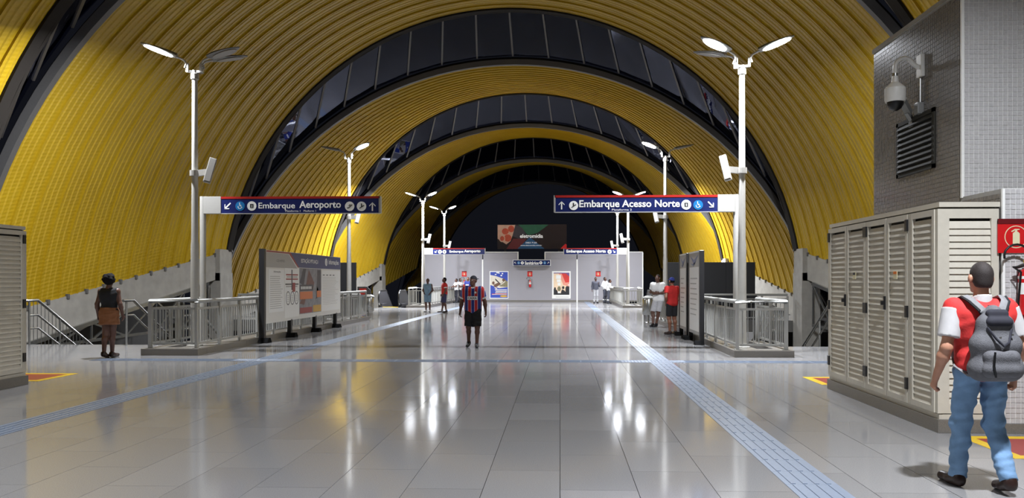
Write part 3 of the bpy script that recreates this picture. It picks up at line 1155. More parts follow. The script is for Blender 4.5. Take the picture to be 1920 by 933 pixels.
def rail_run(root, p0, p1, z, spacing=1.05, per_panel=8, ends=(True, True), top=True, balusters=True):
    p0, p1 = Vector((p0[0], p0[1], z)), Vector((p1[0], p1[1], z))
    L = (p1 - p0).length
    t = (p1 - p0) / L
    n = max(1, round(L / spacing))
    rz = math.atan2(t.y, t.x)
    for i in range(n + 1):
        if (i == 0 and not ends[0]) or (i == n and not ends[1]): continue
        inst('post', PST, root, p0 + t * (L * i / n), (0, 0, rz))
    for i in range(n):
        a, b2 = p0 + t * (L * i / n + .05), p0 + t * (L * (i + 1) / n - .05)
        up = Vector((0, 0, 1))
        MB().bar(a + up * .835, b2 + up * .835, .032, .045).build('panel_rail', 'rail_grey', root)
        MB().bar(a + up * .105, b2 + up * .105, .032, .045).build('panel_rail', 'rail_grey', root)
        if balusters:
            for j in range(per_panel):
                inst('baluster', BAL, root, a + (b2 - a) * ((j + .5) / per_panel) + up * .11)


def enclosure(y0, y1, side, lab, per=8):
    f = (lambda x: x) if side == 'left' else (lambda x: 2 * XC - x)
    z = KZ
    A, B_, C, D = (f(-8.62), y0 + 2.5), (f(-8.62), y0 + .14), (f(-7.63), y0 + .14), (f(-7.63), y1 - .25)
    root = thing('guard_railing', (C[0], C[1], z), lab, 'railing', 'guard railings around the stair wells')
    rail_run(root, C, D, z, per_panel=per)
    rail_run(root, C, B_, z, .85, per_panel=per, ends=(False, True))
    rail_run(root, B_, A, z, per_panel=per, ends=(False, True))
    MB().tube([(A[0], A[1], z + .99), (B_[0], B_[1], z + .99), (C[0], C[1], z + .99), (D[0], D[1], z + .99)], .045, 10).build('handrail', 'rail_grey', root, smooth=True)
    return root


enclosure(KY, 30.4, 'left', 'pale metal guard railing left of the concourse by the near lamp post')
enclosure(KY, 30.4, 'right', 'pale metal guard railing right of the concourse behind the upright boards')
enclosure(KY2, 56.5, 'left', 'distant guard railing left of the concourse near the partition', 6)
enclosure(KY2, 56.5, 'right', 'distant guard railing right of the concourse near the partition', 6)
for side in ('left', 'right'):
    f = (lambda x: x) if side == 'left' else (lambda x: 2 * XC - x)
    p0, p1 = (f(-7.95), 30.6), (f(-12.9), 30.6)
    root = thing('cross_railing', (p0[0], p0[1], 0), 'railing across the far end of the %s stair well' % side, 'railing', 'railings across the stair wells')
    rail_run(root, p0, p1, 0.0, per_panel=6)
    MB().tube([(p0[0], p0[1], 1.0), (p1[0], p1[1], 1.0)], .045, 10).build('handrail', 'rail_grey', root, smooth=True)
    # black hoarding
    hx = sorted((f(-8.3), f(-11.8)))
    root = thing('black_hoarding', (hx[0], 31.25, 0), 'tall matt black hoarding behind the %s stair well' % side, 'hoarding', 'black hoardings')
    for i in range(3):
        w = (hx[1] - hx[0]) / 3
        MB().span((hx[0] + i * w + .004, 31.2, .02), (hx[0] + (i + 1) * w - .004, 31.3, 2.26)).build('panel', 'black_panel', root)
    MB().span((hx[0], 31.19, 2.26), (hx[1], 31.31, 2.29)).build('cap_strip', 'dark_steel', root)
    for x in (hx[0] + .1, hx[1] - .1):
        MB().bar((x, 31.3, 1.6), (x, 32.1, .02), .05, .05).build('brace', 'dark_steel', root)

# ================================================================== STAIRS with hand rails
for side in ('left', 'right'):
    f = (lambda x: x) if side == 'left' else (lambda x: 2 * XC - x)
    xs = sorted((f(-9.0), f(-13.0)))
    root = thing('staircase', ((xs[0] + xs[1]) / 2, 18.5, 0), '%s granite staircase going down from the concourse floor edge' % side, 'staircase', 'staircases to the platforms')
    for i in range(24):
        z = -.17 * (i + 1)
        MB().span((xs[0], 18.52 + .29 * i, z - .18), (xs[1], 18.52 + .29 * (i + 1) + .02, z)).build('step', 'granite_kerb', root)
    for x, nm in ((f(-12.85), 'by the springer'), (f(-10.45), 'in the middle of the stairs'), (f(-9.05), 'beside the guard railing')):
        hr = thing('stair_railing', (x, 18.45, 0), '%s stair handrail %s' % (side, nm), 'handrail', 'stair handrails')
        for z, r in ((1.08, .035), (.72, .025), (.40, .022)):
            if nm == 'in the middle of the stairs' and z < .5: continue
            pts = [(x, 18.15, z)] if z > 1 else [(x, 18.3, z)]
            pts += [(x, 18.6, z), (x, 24.4, z - 5.8 * .586)]
            MB().tube(pts, r, 8).build('rail', 'steel', hr, smooth=True)
        for i in range(6):
            y = 18.3 + i * 1.15
            zz = -max(0, y - 18.6) * .586
            MB().tube([(x, y, zz - .2 if i else 0), (x, y, zz + 1.06)], .026, 8).build('post', 'steel', hr, smooth=True)
        if nm == 'by the springer':
            for i in range(30):
                y = 18.45 + i * .14
                zz = -max(0, y - 18.6) * .586
                MB().tube([(x, y, zz + .06), (x, y, zz + 1.06)], .009, 5).build('baluster', 'steel', hr)

# ================================================================== ESCALATORS at the far side aisles
def escalator(x0, x1, y, lab):
    root = thing('escalator', ((x0 + x1) / 2, y, 0), lab, 'escalator', 'escalators to the platforms')
    MB().span((x0 - .1, y - 1.3, 0), (x1 + .1, y + .3, .02)).build('landing_plate', 'steel', root)
    MB().span((x0 + .1, y - .02, .02), (x1 - .1, y + .12, .035)).build('comb', 'mark_yellow', root)
    for x in (x0, x1):
        prof = []
        for k in range(11):
            a = R(270 - 18 * k)
            prof.append((.42 * math.cos(a) - .2, .5 + .42 * math.sin(a)))
        prof += [(1.3, .92), (5.3, -1.4), (5.3, -2.35), (1.3, -.02)]
        MB().prism(prof, (x - .02, y, .03), (0, 1, 0), (0, 0, 1), .05).build('balustrade', 'dark_steel', root)
        hp = [(x, y + p[0], p[1] + .05) for p in prof[:-2]]
        MB().tube(hp, .045, 8).build('handrail_belt', 'rubber', root, smooth=True)
        MB().span((x - .11, y - .2, .0), (x + .11, y + 1.2, .22)).build('skirt', 'dark_steel', root)
    for i in range(8):
        MB().span((x0 + .12, y + .3 + .35 * i, -.25 - .2 * i), (x1 - .12, y + .65 + .35 * i, -.05 - .2 * i)).build('step', 'dark_steel', root)


escalator(-10.3, -9.15, 44.2, 'escalator head left of the distant guard railing')
escalator(2 * XC + 9.15, 2 * XC + 10.3, 44.2, 'escalator head right of the distant guard railing')
root = thing('escalator_screen', (-11.2, 44.0, 0), 'tapering grey screen beside the distant left escalator', 'screen')
MB().prism([(0, 0), (1.15, 0), (.75, 1.1), (.25, 1.22), (0, 1.2)], (-11.3, 44.0, 0), (0, 1, 0), (0, 0, 1), .06).build('screen_plate', 'dark_steel', root)
MB().prism([(-.5, 0), (.42, 0), (.25, 1.0), (.05, 1.2), (-.5, 1.2)], (-11.1, 43.98, 0), (1, 0, 0), (0, 0, 1), .06).build('screen_plate', 'dark_steel', root)
MB().prism(rect_poly(-.38, .75, .02, 1.1), (-11.1, 43.915, 0), (1, 0, 0), (0, 0, 1), .004).build('notice', 'sign_red', root)
MB().prism(rect_poly(-.38, .45, .02, .73), (-11.1, 43.915, 0), (1, 0, 0), (0, 0, 1), .004).build('notice', 'sign_cyan', root)

# ================================================================== INFORMATION BOARDS
def plate(parent, name, material, origin, ux, uz, poly, th=.003):
    return MB().prism(poly, origin, ux, uz, th).build(name, material, parent)


mat('board_blue', (50, 58, 106), 0.35, noise=0.03)
mat('board_grey', (172, 170, 166), 0.4, noise=0.03)
mat('board_red', (150, 48, 44), 0.4, noise=0.03)
mat('board_orange', (214, 120, 60), 0.4, noise=0.05)
mat('photo_brown', (112, 70, 60), 0.4, noise=0.3, nscale=6)
mat('photo_grey', (132, 132, 136), 0.4, noise=0.3, nscale=6)
mat('photo_dark', (66, 62, 68), 0.4, noise=0.3, nscale=6)
mat('photo_yellow', (206, 160, 60), 0.4, noise=0.1)
BXI, BI0, BI1 = -7.42, 19.15, 25.9
ib = thing('information_board', (BXI, (BI0 + BI1) / 2, 0), 'wide station information board with map and posters on black posts', 'information board')
MB().span((BXI - .09, BI0, .47), (BXI, BI1, 2.34)).build('board_panel', 'board_white', ib)
for i, y in enumerate((BI0 + .03, 21.15, 23.3, 25.45)):
    h = 2.36 if i == 0 else .5
    MB().span((BXI - .10 - .02 * (i == 0), y - .06, 0), (BXI + .015 * (i == 0), y + .06, h)).build('post', 'black_plastic', ib)
    MB().prism([(-.16, 0), (.16, 0), (.07, .12), (-.07, .12)], (BXI - .11, y, 0), (0, 1, 0), (0, 0, 1), .24).build('foot', 'foot_black', ib)
IU, IZ = (0, 1, 0), (0, 0, 1)


def ip(name, material, y0, z0, y1, z1, lift=.0, par=None):
    return plate(par or ib, name, material, (BXI + lift, 0, 0), IU, IZ, rect_poly(y0, z0, y1, z1))


plate(ib, 'header_band', 'board_blue', (BXI, 0, 0), IU, IZ, [(21.75, 1.93), (25.88, 1.93), (25.88, 2.33), (21.05, 2.33)])
plate(ib, 'header_stripe', 'board_red', (BXI, 0, 0), IU, IZ, [(19.3, 2.29), (20.95, 2.29), (21.65, 1.93), (21.75, 1.93), (21.05, 2.33), (19.3, 2.33)])
plate(ib, 'header_grey', 'board_grey', (BXI, 0, 0), IU, IZ, [(19.25, 1.90), (21.6, 1.90), (20.9, 2.28), (19.25, 2.28)])
text_obj('ESTAÇÃO PITUAÇU', 'lettering', ib, (BXI + .005, 22.7, 2.13), IU, IZ, 1.55, .16, 'sign_white', .015)
text_obj('Informações', 'lettering', ib, (BXI + .005, 25.12, 2.14), IU, IZ, 1.1, .19, 'sign_white', .02)
plate(ib, 'information_symbol', 'sign_white', (BXI + .002, 24.3, 2.14), IU, IZ, disc_poly(.12))
text_obj('i', 'lettering', ib, (BXI + .006, 24.3, 2.14), IU, IZ, .035, .15, 'board_blue', .02)
text_obj('CCR METRÔ', 'lettering', ib, (BXI + .005, 20.3, 2.09), IU, IZ, .6, .08, 'photo_dark', .0)
p1 = ip('text_panel', 'sign_white', 19.45, .74, 20.55, 1.86)
for i in range(16):
    MB().prism(rect_poly(19.55, 1.66 - .055 * i, 20.45 - .25 * random.random(), 1.675 - .055 * i), (BXI + .003, 0, 0), IU, IZ, .001).build('print_line', 'board_grey', p1)
text_obj('Informações', 'lettering', p1, (BXI + .004, 20.05, 1.79), IU, IZ, .5, .06, 'ink_dark', .01)
p2 = ip('map_panel', 'sign_white', 20.6, .55, 21.75, 1.90)
for z, mt, a, b2 in ((1.72, 'board_red', 20.7, 21.65), (1.60, 'board_red', 20.7, 21.65), (1.66, 'board_grey', 20.75, 21.6), (1.46, 'photo_dark', 20.65, 21.7), (1.40, 'board_grey', 20.7, 21.6)):
    MB().prism(rect_poly(a, z - .018, b2, z + .018), (BXI + .003, 0, 0), IU, IZ, .002).build('map_line', mt, p2)
MB().prism(rect_poly(21.12, 1.3, 21.2, 1.86), (BXI + .004, 0, 0), IU, IZ, .002).build('map_line', 'photo_dark', p2)
MB().prism(rect_poly(21.2, 1.25, 21.42, 1.5), (BXI + .006, 0, 0), IU, IZ, .002).build('map_patch', 'board_red', p2)
for yc in (20.86, 21.2, 21.54):
    mbx = MB()
    for k in range(18):
        a0, a1 = 2 * math.pi * k / 18, 2 * math.pi * (k + 1) / 18
        mbx.prism([(yc + .165 * math.cos(a0), 1.08 + .19 * math.sin(a0)), (yc + .165 * math.cos(a1), 1.08 + .19 * math.sin(a1)), (yc + .14 * math.cos(a1), 1.08 + .165 * math.sin(a1)), (yc + .14 * math.cos(a0), 1.08 + .165 * math.sin(a0))], (BXI + .003, 0, 0), IU, IZ, .002)
    mbx.build('map_ring', 'photo_dark', p2)
    for i in range(4):
        MB().prism(rect_poly(yc - .08, 1.14 - .05 * i, yc + .08, 1.155 - .05 * i), (BXI + .003, 0, 0), IU, IZ, .001).build('print_line', 'board_grey', p2)
p3 = ip('photo_panel', 'photo_grey', 21.78, .6, 23.78, 1.92)
for nm, mt, poly in (('photo_shape', 'photo_dark', [(21.8, 1.5), (22.1, 1.9), (22.35, 1.9), (22.15, 1.4)]), ('photo_shape', 'photo_brown', [(22.3, 1.35), (22.6, 1.88), (23.1, 1.5), (23.0, 1.3)]),
                     ('photo_shape', 'photo_dark', [(23.3, 1.0), (23.4, 1.88), (23.76, 1.88), (23.76, 1.2)]), ('photo_shape', 'photo_brown', [(21.8, .9), (22.1, 1.12), (22.3, 1.0), (22.2, .86)]),
                     ('photo_shape', 'photo_grey', [(23.15, .9), (23.3, 1.4), (23.5, 1.3), (23.5, .95)])):
    plate(p3, nm, mt, (BXI + .003, 0, 0), IU, IZ, poly, .001)
for nm, mt, a, z0, b2, z1 in (('caption_bar', 'photo_dark', 21.82, 1.26, 23.0, 1.44), ('caption_block', 'board_orange', 21.82, 1.02, 22.95, 1.24), ('caption_block', 'board_orange', 23.35, 1.05, 23.76, 1.25), ('caption_block', 'board_red', 21.82, .62, 22.9, .78), ('caption_block', 'photo_yellow', 23.0, .62, 23.76, .82)):
    plate(p3, nm, mt, (BXI + .0045, 0, 0), IU, IZ, rect_poly(a, z0, b2, z1), .001)
for i in range(7):
    plate(p3, 'print_line', 'sign_white', (BXI + .006, 0, 0), IU, IZ, rect_poly(21.9 + i * .14, 1.31, 21.99 + i * .14, 1.39), .001)
p4 = ip('text_panel', 'sign_white', 23.85, .6, 25.8, 1.88)
for i in range(18):
    MB().prism(rect_poly(23.95, 1.66 - .05 * i, 25.7 - .5 * random.random(), 1.668 - .05 * i), (BXI + .003, 0, 0), IU, IZ, .001).build('print_line', 'board_grey', p4)
for i in range(4):
    plate(p4, 'print_line', 'ink_dark', (BXI + .003, 0, 0), IU, IZ, rect_poly(23.95 + .35 * i, 1.72, 24.15 + .35 * i, 1.745), .001)

mat('emblem_blue', (92, 104, 150), 0.4, noise=0.2, nscale=8)
RU = (0, -1, 0)
for (a, b2, lab) in ((18.95, 20.55, 'tall white upright board nearest on the right, seen edge on'), (20.9, 22.15, 'tall white upright board behind the other, beside the man in red')):
    XR = 3.40
    rb = thing('upright_board', (XR, (a + b2) / 2, 0), lab, 'information board', 'upright boards on the right')
    MB().span((XR, a + .04, .22), (XR + .09, b2 - .04, 2.26)).build('board_panel', 'board_grey', rb)
    for y in (a, b2):
        MB().span((XR - .01, y - .045, 0), (XR + .1, y + .045, 2.29)).build('post', 'black_plastic', rb)
        MB().prism([(-.14, 0), (.14, 0), (.06, .1), (-.06, .1)], (XR - .13, y, 0), (0, 1, 0), (0, 0, 1), .22).build('foot', 'foot_black', rb)
    MB().span((XR - .005, a, 2.26), (XR + .095, b2, 2.30)).build('top_rail', 'white_trim', rb)
    w = b2 - a
    MB().prism(rect_poly(.12, .3, w - .12, 1.9), (XR, b2, 0), RU, IZ, .003).build('print_sheet', 'sign_white', rb)
    for q in ([(.2, 2.2), (w * .5, 1.95), (w - .2, 2.2), (w * .5, 2.08)], [(.3, 2.0), (w * .45, 1.92), (w - .5, 2.05), (w * .4, 1.98)]):
        MB().prism(q, (XR, b2, 0), RU, IZ, .003).build('emblem', 'emblem_blue', rb)
    for i in range(8):
        MB().prism(rect_poly(.25, 1.6 - .13 * i, w - .25 - .3 * random.random(), 1.63 - .13 * i), (XR - .003, b2, 0), RU, IZ, .001).build('print_line', 'board_grey', rb)

# ================================================================== LITTER BINS
def litter_bin(x, y, lab):
    root = thing('litter_bin', (x, y, 0), lab, 'bin', 'steel litter bins')
    MB().lathe([(.13, 0), (.13, .02), (.035, .03), (.035, .4)], (x, y, 0), 14).build('stand', 'steel', root, smooth=True)
    MB().lathe([(.20, .3), (.22, .34), (.22, .86), (.20, .9)], (x, y, 0), 18).build('bin_body', 'steel', root, smooth=True)
    MB().lathe([(.235, .9), (.235, .93), (.12, .99), (.02, 1.0)], (x, y, 0), 18).build('lid', 'rail_grey', root, smooth=True)


litter_bin(-7.72, 30.95, 'steel litter bin on a stand past the wide information board')
litter_bin(3.25, 28.6, 'steel litter bin on a stand by the man in white')

# ================================================================== WALL EQUIPMENT ON THE TILED BLOCK
yv0, yv1 = 9.5, 10.55
vg = thing('vent_grille', (BX - .01, (yv0 + yv1) / 2, 2.95), 'grey louvred vent grille in the shaded mosaic wall', 'vent')
gz0, gz1 = 2.93, 3.66
fb = MB()
fb.span((BX - .03, yv0, gz0), (BX - .004, yv0 + .06, gz1)).span((BX - .03, yv1 - .06, gz0), (BX - .004, yv1, gz1)).span((BX - .03, yv0, gz0), (BX - .004, yv1, gz0 + .05)).span((BX - .03, yv0, gz1 - .05), (BX - .004, yv1, gz1))
fb.build('grille_frame', 'vent_paint', vg)
MB().span((BX - .012, yv0, gz0), (BX - .007, yv1, gz1)).build('back_plate', 'black_panel', vg)
for i in range(9):
    MB().box((BX - .024, (yv0 + yv1) / 2, gz0 + .09 + i * .07), (.012, yv1 - yv0 - .1, .068), Matrix.Rotation(R(28), 3, 'Y')).build('slat', 'vent_paint', vg)

cy_, cz_ = 9.85, 4.25
dc = thing('dome_camera', (BX, cy_, cz_), 'white dome security camera on a curved wall arm', 'camera')
MB().span((BX - .05, cy_ - .07, cz_ - .14), (BX - .005, cy_ + .07, cz_ + .14)).build('wall_plate', 'paint_white', dc, bevel=.012)
arm = [(BX - .05, cy_, cz_ - .02), (BX - .12, cy_, cz_ + .03)]
for k in range(9):
    a = R(60 + 120 * k / 8)
    arm.append((BX - .22 + .12 * math.cos(a), cy_, cz_ - .02 + .12 * math.sin(a)))
arm.append((BX - .34, cy_, cz_ - .10))
MB().tube(arm, .028, 10).build('arm', 'paint_white', dc, smooth=True)
MB().lathe([(.036, -.13), (.036, -.09)], (BX - .34, cy_, cz_), 14).build('collar', 'steel', dc, smooth=True)
MB().lathe([(.035, -.12), (.045, -.2), (.10, -.25), (.125, -.28), (.125, -.42), (.115, -.45)], (BX - .34, cy_, cz_), 20).build('housing', 'paint_white', dc, smooth=True)
MB().lathe([(.10, -.45), (.095, -.49), (.07, -.53), (.03, -.555), (.005, -.56)], (BX - .34, cy_, cz_), 18).build('dome', 'rubber', dc, smooth=True)
cd = thing('conduit', (BX - .02, cy_, 3.7), 'thin grey conduit running down to a junction box', 'conduit')
MB().tube([(BX - .03, cy_, cz_ - .14), (BX - .03, cy_, 3.79)], .014, 8).build('pipe', 'steel', cd, smooth=True)
MB().box((BX - .045, cy_, 3.72), (.08, .1, .14)).build('junction_box', 'lamp_grey', cd, bevel=.01)
bc = thing('bullet_camera', (BX, cy_ + .28, 3.66), 'small grey bullet camera below the dome camera', 'camera')
MB().bar((BX - .06, cy_ + .25, 3.72), (BX - .24, cy_ + .05, 3.84), .075, .075).build('camera_body', 'lamp_grey', bc)
MB().bar((BX - .20, cy_ + .095, 3.86), (BX - .27, cy_ + .03, 3.905), .09, .02).build('sun_shield', 'paint_white', bc)
MB().bar((BX - .005, cy_ + .28, 3.62), (BX - .1, cy_ + .22, 3.72), .05, .05).build('bracket', 'lamp_grey', bc)
MB().box((BX - .015, cy_ + .28, 3.6), (.03, .1, .12)).build('mount_plate', 'lamp_grey', bc)


def fire_sign(cx, y, z0, w, h, lab, letters=None):
    root = thing('extinguisher_sign', (cx, y, z0), lab, 'sign', 'fire extinguisher signs')
    MB().span((cx - w / 2, y - .012, z0), (cx + w / 2, y, z0 + h)).build('sign_plate', 'fire_red', root)
    MB().span((cx - w / 2, y - .016, z0 + h * .85), (cx + w / 2, y - .0, z0 + h)).build('dark_band', 'fire_dark_red', root)
    c = (cx, y - .012, z0 + h * .47)
    mbx = MB()
    r = min(w, h) * .33
    for k in range(28):
        a0, a1 = 2 * math.pi * k / 28, 2 * math.pi * (k + 1) / 28
        mbx.prism([(r * math.cos(a0), r * math.sin(a0)), (r * math.cos(a1), r * math.sin(a1)), (r * .93 * math.cos(a1), r * .93 * math.sin(a1)), (r * .93 * math.cos(a0), r * .93 * math.sin(a0))], c, (1, 0, 0), IZ, .002)
    mbx.build('ring', 'sticker_paper', root)
    mbx = MB()
    mbx.prism([(-.28 * r, -.7 * r), (.32 * r, -.7 * r), (.32 * r, .3 * r), (.18 * r, .45 * r), (-.16 * r, .45 * r), (-.28 * r, .3 * r)], c, (1, 0, 0), IZ, .002)
    mbx.prism([(-.08 * r, .45 * r), (.1 * r, .45 * r), (.1 * r, .62 * r), (-.08 * r, .62 * r)], c, (1, 0, 0), IZ, .002)
    mbx.prism([(-.42 * r, .5 * r), (-.36 * r, .42 * r), (-.05 * r, .6 * r), (.3 * r, .62 * r), (.3 * r, .7 * r), (-.1 * r, .7 * r)], c, (1, 0, 0), IZ, .002)
    mbx.build('extinguisher_symbol', 'sticker_paper', root)
    if letters:
        text_obj(letters, 'lettering', root, (cx + w * .40, y - .0145, z0 + h * .065), (1, 0, 0), IZ, w * .34, h * .07, 'sticker_paper', .01)
    return root


def extinguisher(cx, y, z0, h, lab):
    s = h / .62
    root = thing('fire_extinguisher', (cx, y, z0), lab, 'extinguisher', 'fire extinguishers')
    yy = y - .10 * s
    MB().lathe([(.06 * s, 0), (.085 * s, .01 * s), (.085 * s, .40 * s), (.07 * s, .46 * s), (.03 * s, .50 * s), (.03 * s, .53 * s)], (cx, yy, z0), 18).build('cylinder', 'fire_red', root, smooth=True)
    MB().lathe([(.0862 * s, .22 * s), (.0862 * s, .34 * s)], (cx, yy, z0), 18).build('label_wrap', 'sign_white', root, smooth=True)
    MB().lathe([(.0864 * s, .38 * s), (.0864 * s, .41 * s)], (cx, yy, z0), 18).build('band', 'sign_white', root, smooth=True)
    for k, mt in ((-.3, 'sign_cyan'), (0.0, 'fire_red'), (.3, 'ink_dark')):
        MB().box((cx + .087 * s * math.sin(k), yy - .087 * s * math.cos(k), z0 + .28 * s), (.022 * s, .002, .03 * s), Matrix.Rotation(k, 3, 'Z')).build('pictogram', mt, root)
    MB().bar((cx, yy, z0 + .55 * s), (cx - .13 * s, yy, z0 + .50 * s), .02 * s, .018 * s).bar((cx + .02, yy, z0 + .53 * s), (cx + .14 * s, yy, z0 + .60 * s), .02 * s, .018 * s).build('lever', 'steel', root)
    MB().box((cx, yy, z0 + .55 * s), (.05 * s, .05 * s, .06 * s)).build('valve', 'mark_yellow', root)
    hp = []
    for k in range(15):
        a = R(-60 + 300 * k / 14)
        hp.append((cx - .12 * s - .13 * s * math.cos(a + .8), yy - .02, z0 + .62 * s + .12 * s * math.sin(a + .8)))
    hp.append((cx - .10 * s, yy - .06 * s, z0 + .45 * s))
    hp.append((cx - .115 * s, yy - .03 * s, z0 + .08 * s))
    MB().tube(hp, .012 * s, 8).build('hose', 'rubber', root, smooth=True)
    MB().box((cx, y - .01, z0 + .3 * s), (.1 * s, .02, .36 * s)).build('wall_bracket', 'fire_dark_red', root)
    return root


ye = BY0 - .012
sx0 = X_at(1870, ye)
fire_sign(sx0 + .18, ye, Z_at(1895, 474, ye), .36, Z_at(1895, 410, ye) - Z_at(1895, 474, ye), 'large red sign with white fire extinguisher symbol on mosaic tiles', 'ABC')
extinguisher(X_at(1910, ye) + .03, ye, Z_at(1910, 590, ye), .60, 'red fire extinguisher hanging on the tiled wall beside the man')
MB_ = MB().span((X_at(1911, ye) - .02, ye - .03, Z_at(1910, 606, ye)), (X_at(1911, ye) + .16, ye, Z_at(1910, 586, ye) - .015))
tag(MB_.solo('extinguisher_shelf', 'fire_red', (X_at(1911, ye), ye, 1.25)), 'small red shelf plate under the near extinguisher', 'shelf')
for px, lab in ((870.5, 'small red extinguisher sign left of the blue poster'), (993.5, 'small red extinguisher sign between the two posters'), (1121.5, 'small red extinguisher sign above the man in grey overalls')):
    cx = X_at(px, YW)
    yy_ = YW - (.035 if 905 < px < 1082 else .005)
    fire_sign(cx, yy_, Z_at(px, 518, YW), .36, .40, lab)
    if px != 1121.5:
        extinguisher(cx + .02, yy_, Z_at(px, 538, YW), .62, 'distant fire extinguisher on the partition %s' % ('between the posters' if px > 900 else 'behind the man in blue'))

# ================================================================== POSTERS AND SCREEN
mat('poster_blue', (52, 74, 168), 0.4, noise=0.1)
mat('poster_cream', (214, 206, 190), 0.45, noise=0.15, nscale=4)
mat('poster_brown', (104, 74, 56), 0.45, noise=0.2)
mat('poster_red', (206, 60, 54), 0.4, noise=0.15, nscale=2)
mat('poster_pink', (226, 150, 130), 0.4, noise=0.12, nscale=2)
mat('poster_peach', (232, 206, 176), 0.4, noise=0.12, nscale=2)
mat('poster_violet', (110, 80, 130), 0.4, noise=0.2)
mat('poster_olive', (126, 120, 92), 0.4, noise=0.2)


def poster(x0, x1, y0, y1, lab, shapes, margin):
    Y = YW - .03
    xa, xb, za, zb2 = X_at(x0, Y), X_at(x1, Y), Z_at(x0, y1, Y), Z_at(x0, y0, Y)
    w, h = xb - xa, zb2 - za
    root = thing('poster', ((xa + xb) / 2, Y, za), lab, 'poster', 'posters on the partition')
    MB().span((xa, Y - .03, za), (xb, Y, zb2)).build('poster_frame', 'sign_white', root)
    og = (xa, Y - .03, za)
    for i, (mt, poly) in enumerate(shapes):
        MB().prism([(p[0] * w, p[1] * h) for p in poly], (xa, Y - .03 - .0006 * i, za), (1, 0, 0), IZ, .002).build('print_shape', mt, root)
    return root


def ell(cx, cy, rx, ry, n=14):
    return [(cx + rx * math.cos(2 * math.pi * k / n), cy + ry * math.sin(2 * math.pi * k / n)) for k in range(n)]


poster(918, 953.5, 508, 559.5, 'blue and cream framed poster on the partition behind the striped jersey', [
    ('poster_blue', rect_poly(.04, .03, .96, .97)), ('poster_cream', [(.04, .5), (.04, .86), (.35, .82), (.75, .72), (.96, .62), (.96, .42), (.5, .38)]),
    ('poster_olive', [(.5, .45), (.96, .42), (.96, .62), (.8, .7)]), ('ink_dark', [(.3, .74), (.62, .52), (.58, .50), (.3, .68)]), ('poster_brown', ell(.2, .57, .07, .06)), ('poster_brown', [(.2, .5), (.5, .6), (.55, .5), (.3, .4)]),
    ('poster_cream', [(.3, .42), (.42, .36), (.36, .34), (.24, .4)]), ('poster_brown', ell(.74, .68, .08, .05)), ('poster_cream', [(.55, .5), (.62, .5), (.85, .62), (.8, .64)]),
    ('sign_white', ell(.32, .88, .05, .02)), ('sign_white', ell(.62, .84, .05, .025)), ('sign_white', ell(.68, .91, .04, .025)), ('sign_white', [(.35, .93), (.55, .91), (.5, .96), (.35, .96)]),
    ('sign_white', rect_poly(.28, .31, .92, .335)), ('poster_cream', rect_poly(.32, .25, .92, .285)), ('poster_cream', rect_poly(.3, .195, .92, .225)), ('fire_red', [(.14, .18), (.92, .18), (.92, .145), (.1, .145)]), ('poster_cream', [(.14, .165), (.92, .165), (.92, .145), (.12, .145)]), ('photo_yellow', ell(.75, .09, .2, .035))], .04)
poster(1035, 1070, 508, 559.5, 'white framed poster with red sky and dark figures on the partition', [
    ('poster_peach', rect_poly(.09, .14, .93, .94)), ('poster_pink', [(.35, .94), (.93, .94), (.93, .44), (.6, .5)]), ('poster_red', [(.5, .94), (.93, .94), (.93, .6), (.72, .58)]), ('poster_violet', [(.7, .94), (.93, .94), (.93, .8)]), ('poster_violet', rect_poly(.09, .915, .93, .945)),
    ('sign_white', rect_poly(.22, .72, .48, .86)), ('sign_white', rect_poly(.26, .6, .46, .7)), ('sign_white', rect_poly(.3, .48, .46, .58)),
    ('ink_dark', [(.09, .14), (.93, .14), (.93, .44), (.78, .46), (.72, .4), (.72, .25), (.66, .3), (.55, .34), (.5, .28), (.48, .2), (.32, .2), (.28, .3), (.16, .36), (.09, .34)]),
    ('ink_dark', ell(.16, .37, .05, .045)), ('ink_dark', ell(.6, .40, .065, .055)), ('poster_olive', ell(.38, .36, .09, .09)), ('sign_white', [(.3, .2), (.46, .2), (.42, .27), (.34, .27)]), ('sign_white', ell(.88, .5, .03, .025)),
    ('board_grey', rect_poly(.2, .055, .9, .07))], .04)

mat('screen_dark', (52, 40, 46), 0.4, noise=0.08, emit=0.10)
mat('screen_green', (58, 120, 96), 0.4, noise=0.2, nscale=2, emit=0.12)
mat('screen_tomato', (206, 92, 70), 0.4, noise=0.2, nscale=3, emit=0.2)
mat('screen_peach', (222, 180, 160), 0.4, noise=0.15, nscale=3, emit=0.2)
mat('screen_wine', (128, 58, 66), 0.4, noise=0.1, emit=0.12)
mat('screen_blue', (56, 108, 160), 0.4, noise=0.15, nscale=2, emit=0.15)
mat('screen_slate', (84, 82, 96), 0.4, noise=0.15, nscale=2, emit=0.1)
mat('screen_red', (216, 48, 52), 0.4, noise=0.03, emit=0.3)
mat('screen_white', (236, 236, 236), 0.4, noise=0.02, emit=0.6)
YB = 60.5
xa, xb, za, zb2 = X_at(932.5, YB), X_at(1062.5, YB), Z_at(1000, 466.5, YB), Z_at(1000, 420.5, YB)
bw, bh = xb - xa, zb2 - za
bb = thing('advertising_screen', ((xa + xb) / 2, YB, 0), 'advertising screen with tomatoes and coloured triangles above the partition', 'screen')
MB().span((xa, YB, za), (xb, YB + .25, zb2)).build('screen_case', 'screen_dark', bb)
for x in (xa + .6, xb - .6):
    MB().span((x - .08, YB + .05, -.4), (x + .08, YB + .2, za)).build('support_post', 'dark_steel', bb)
MB().span((nl - .6, YB - .2, -.45), (nr + .6, YB + .4, -.3)).build('base_slab', 'concrete_dark', bb)
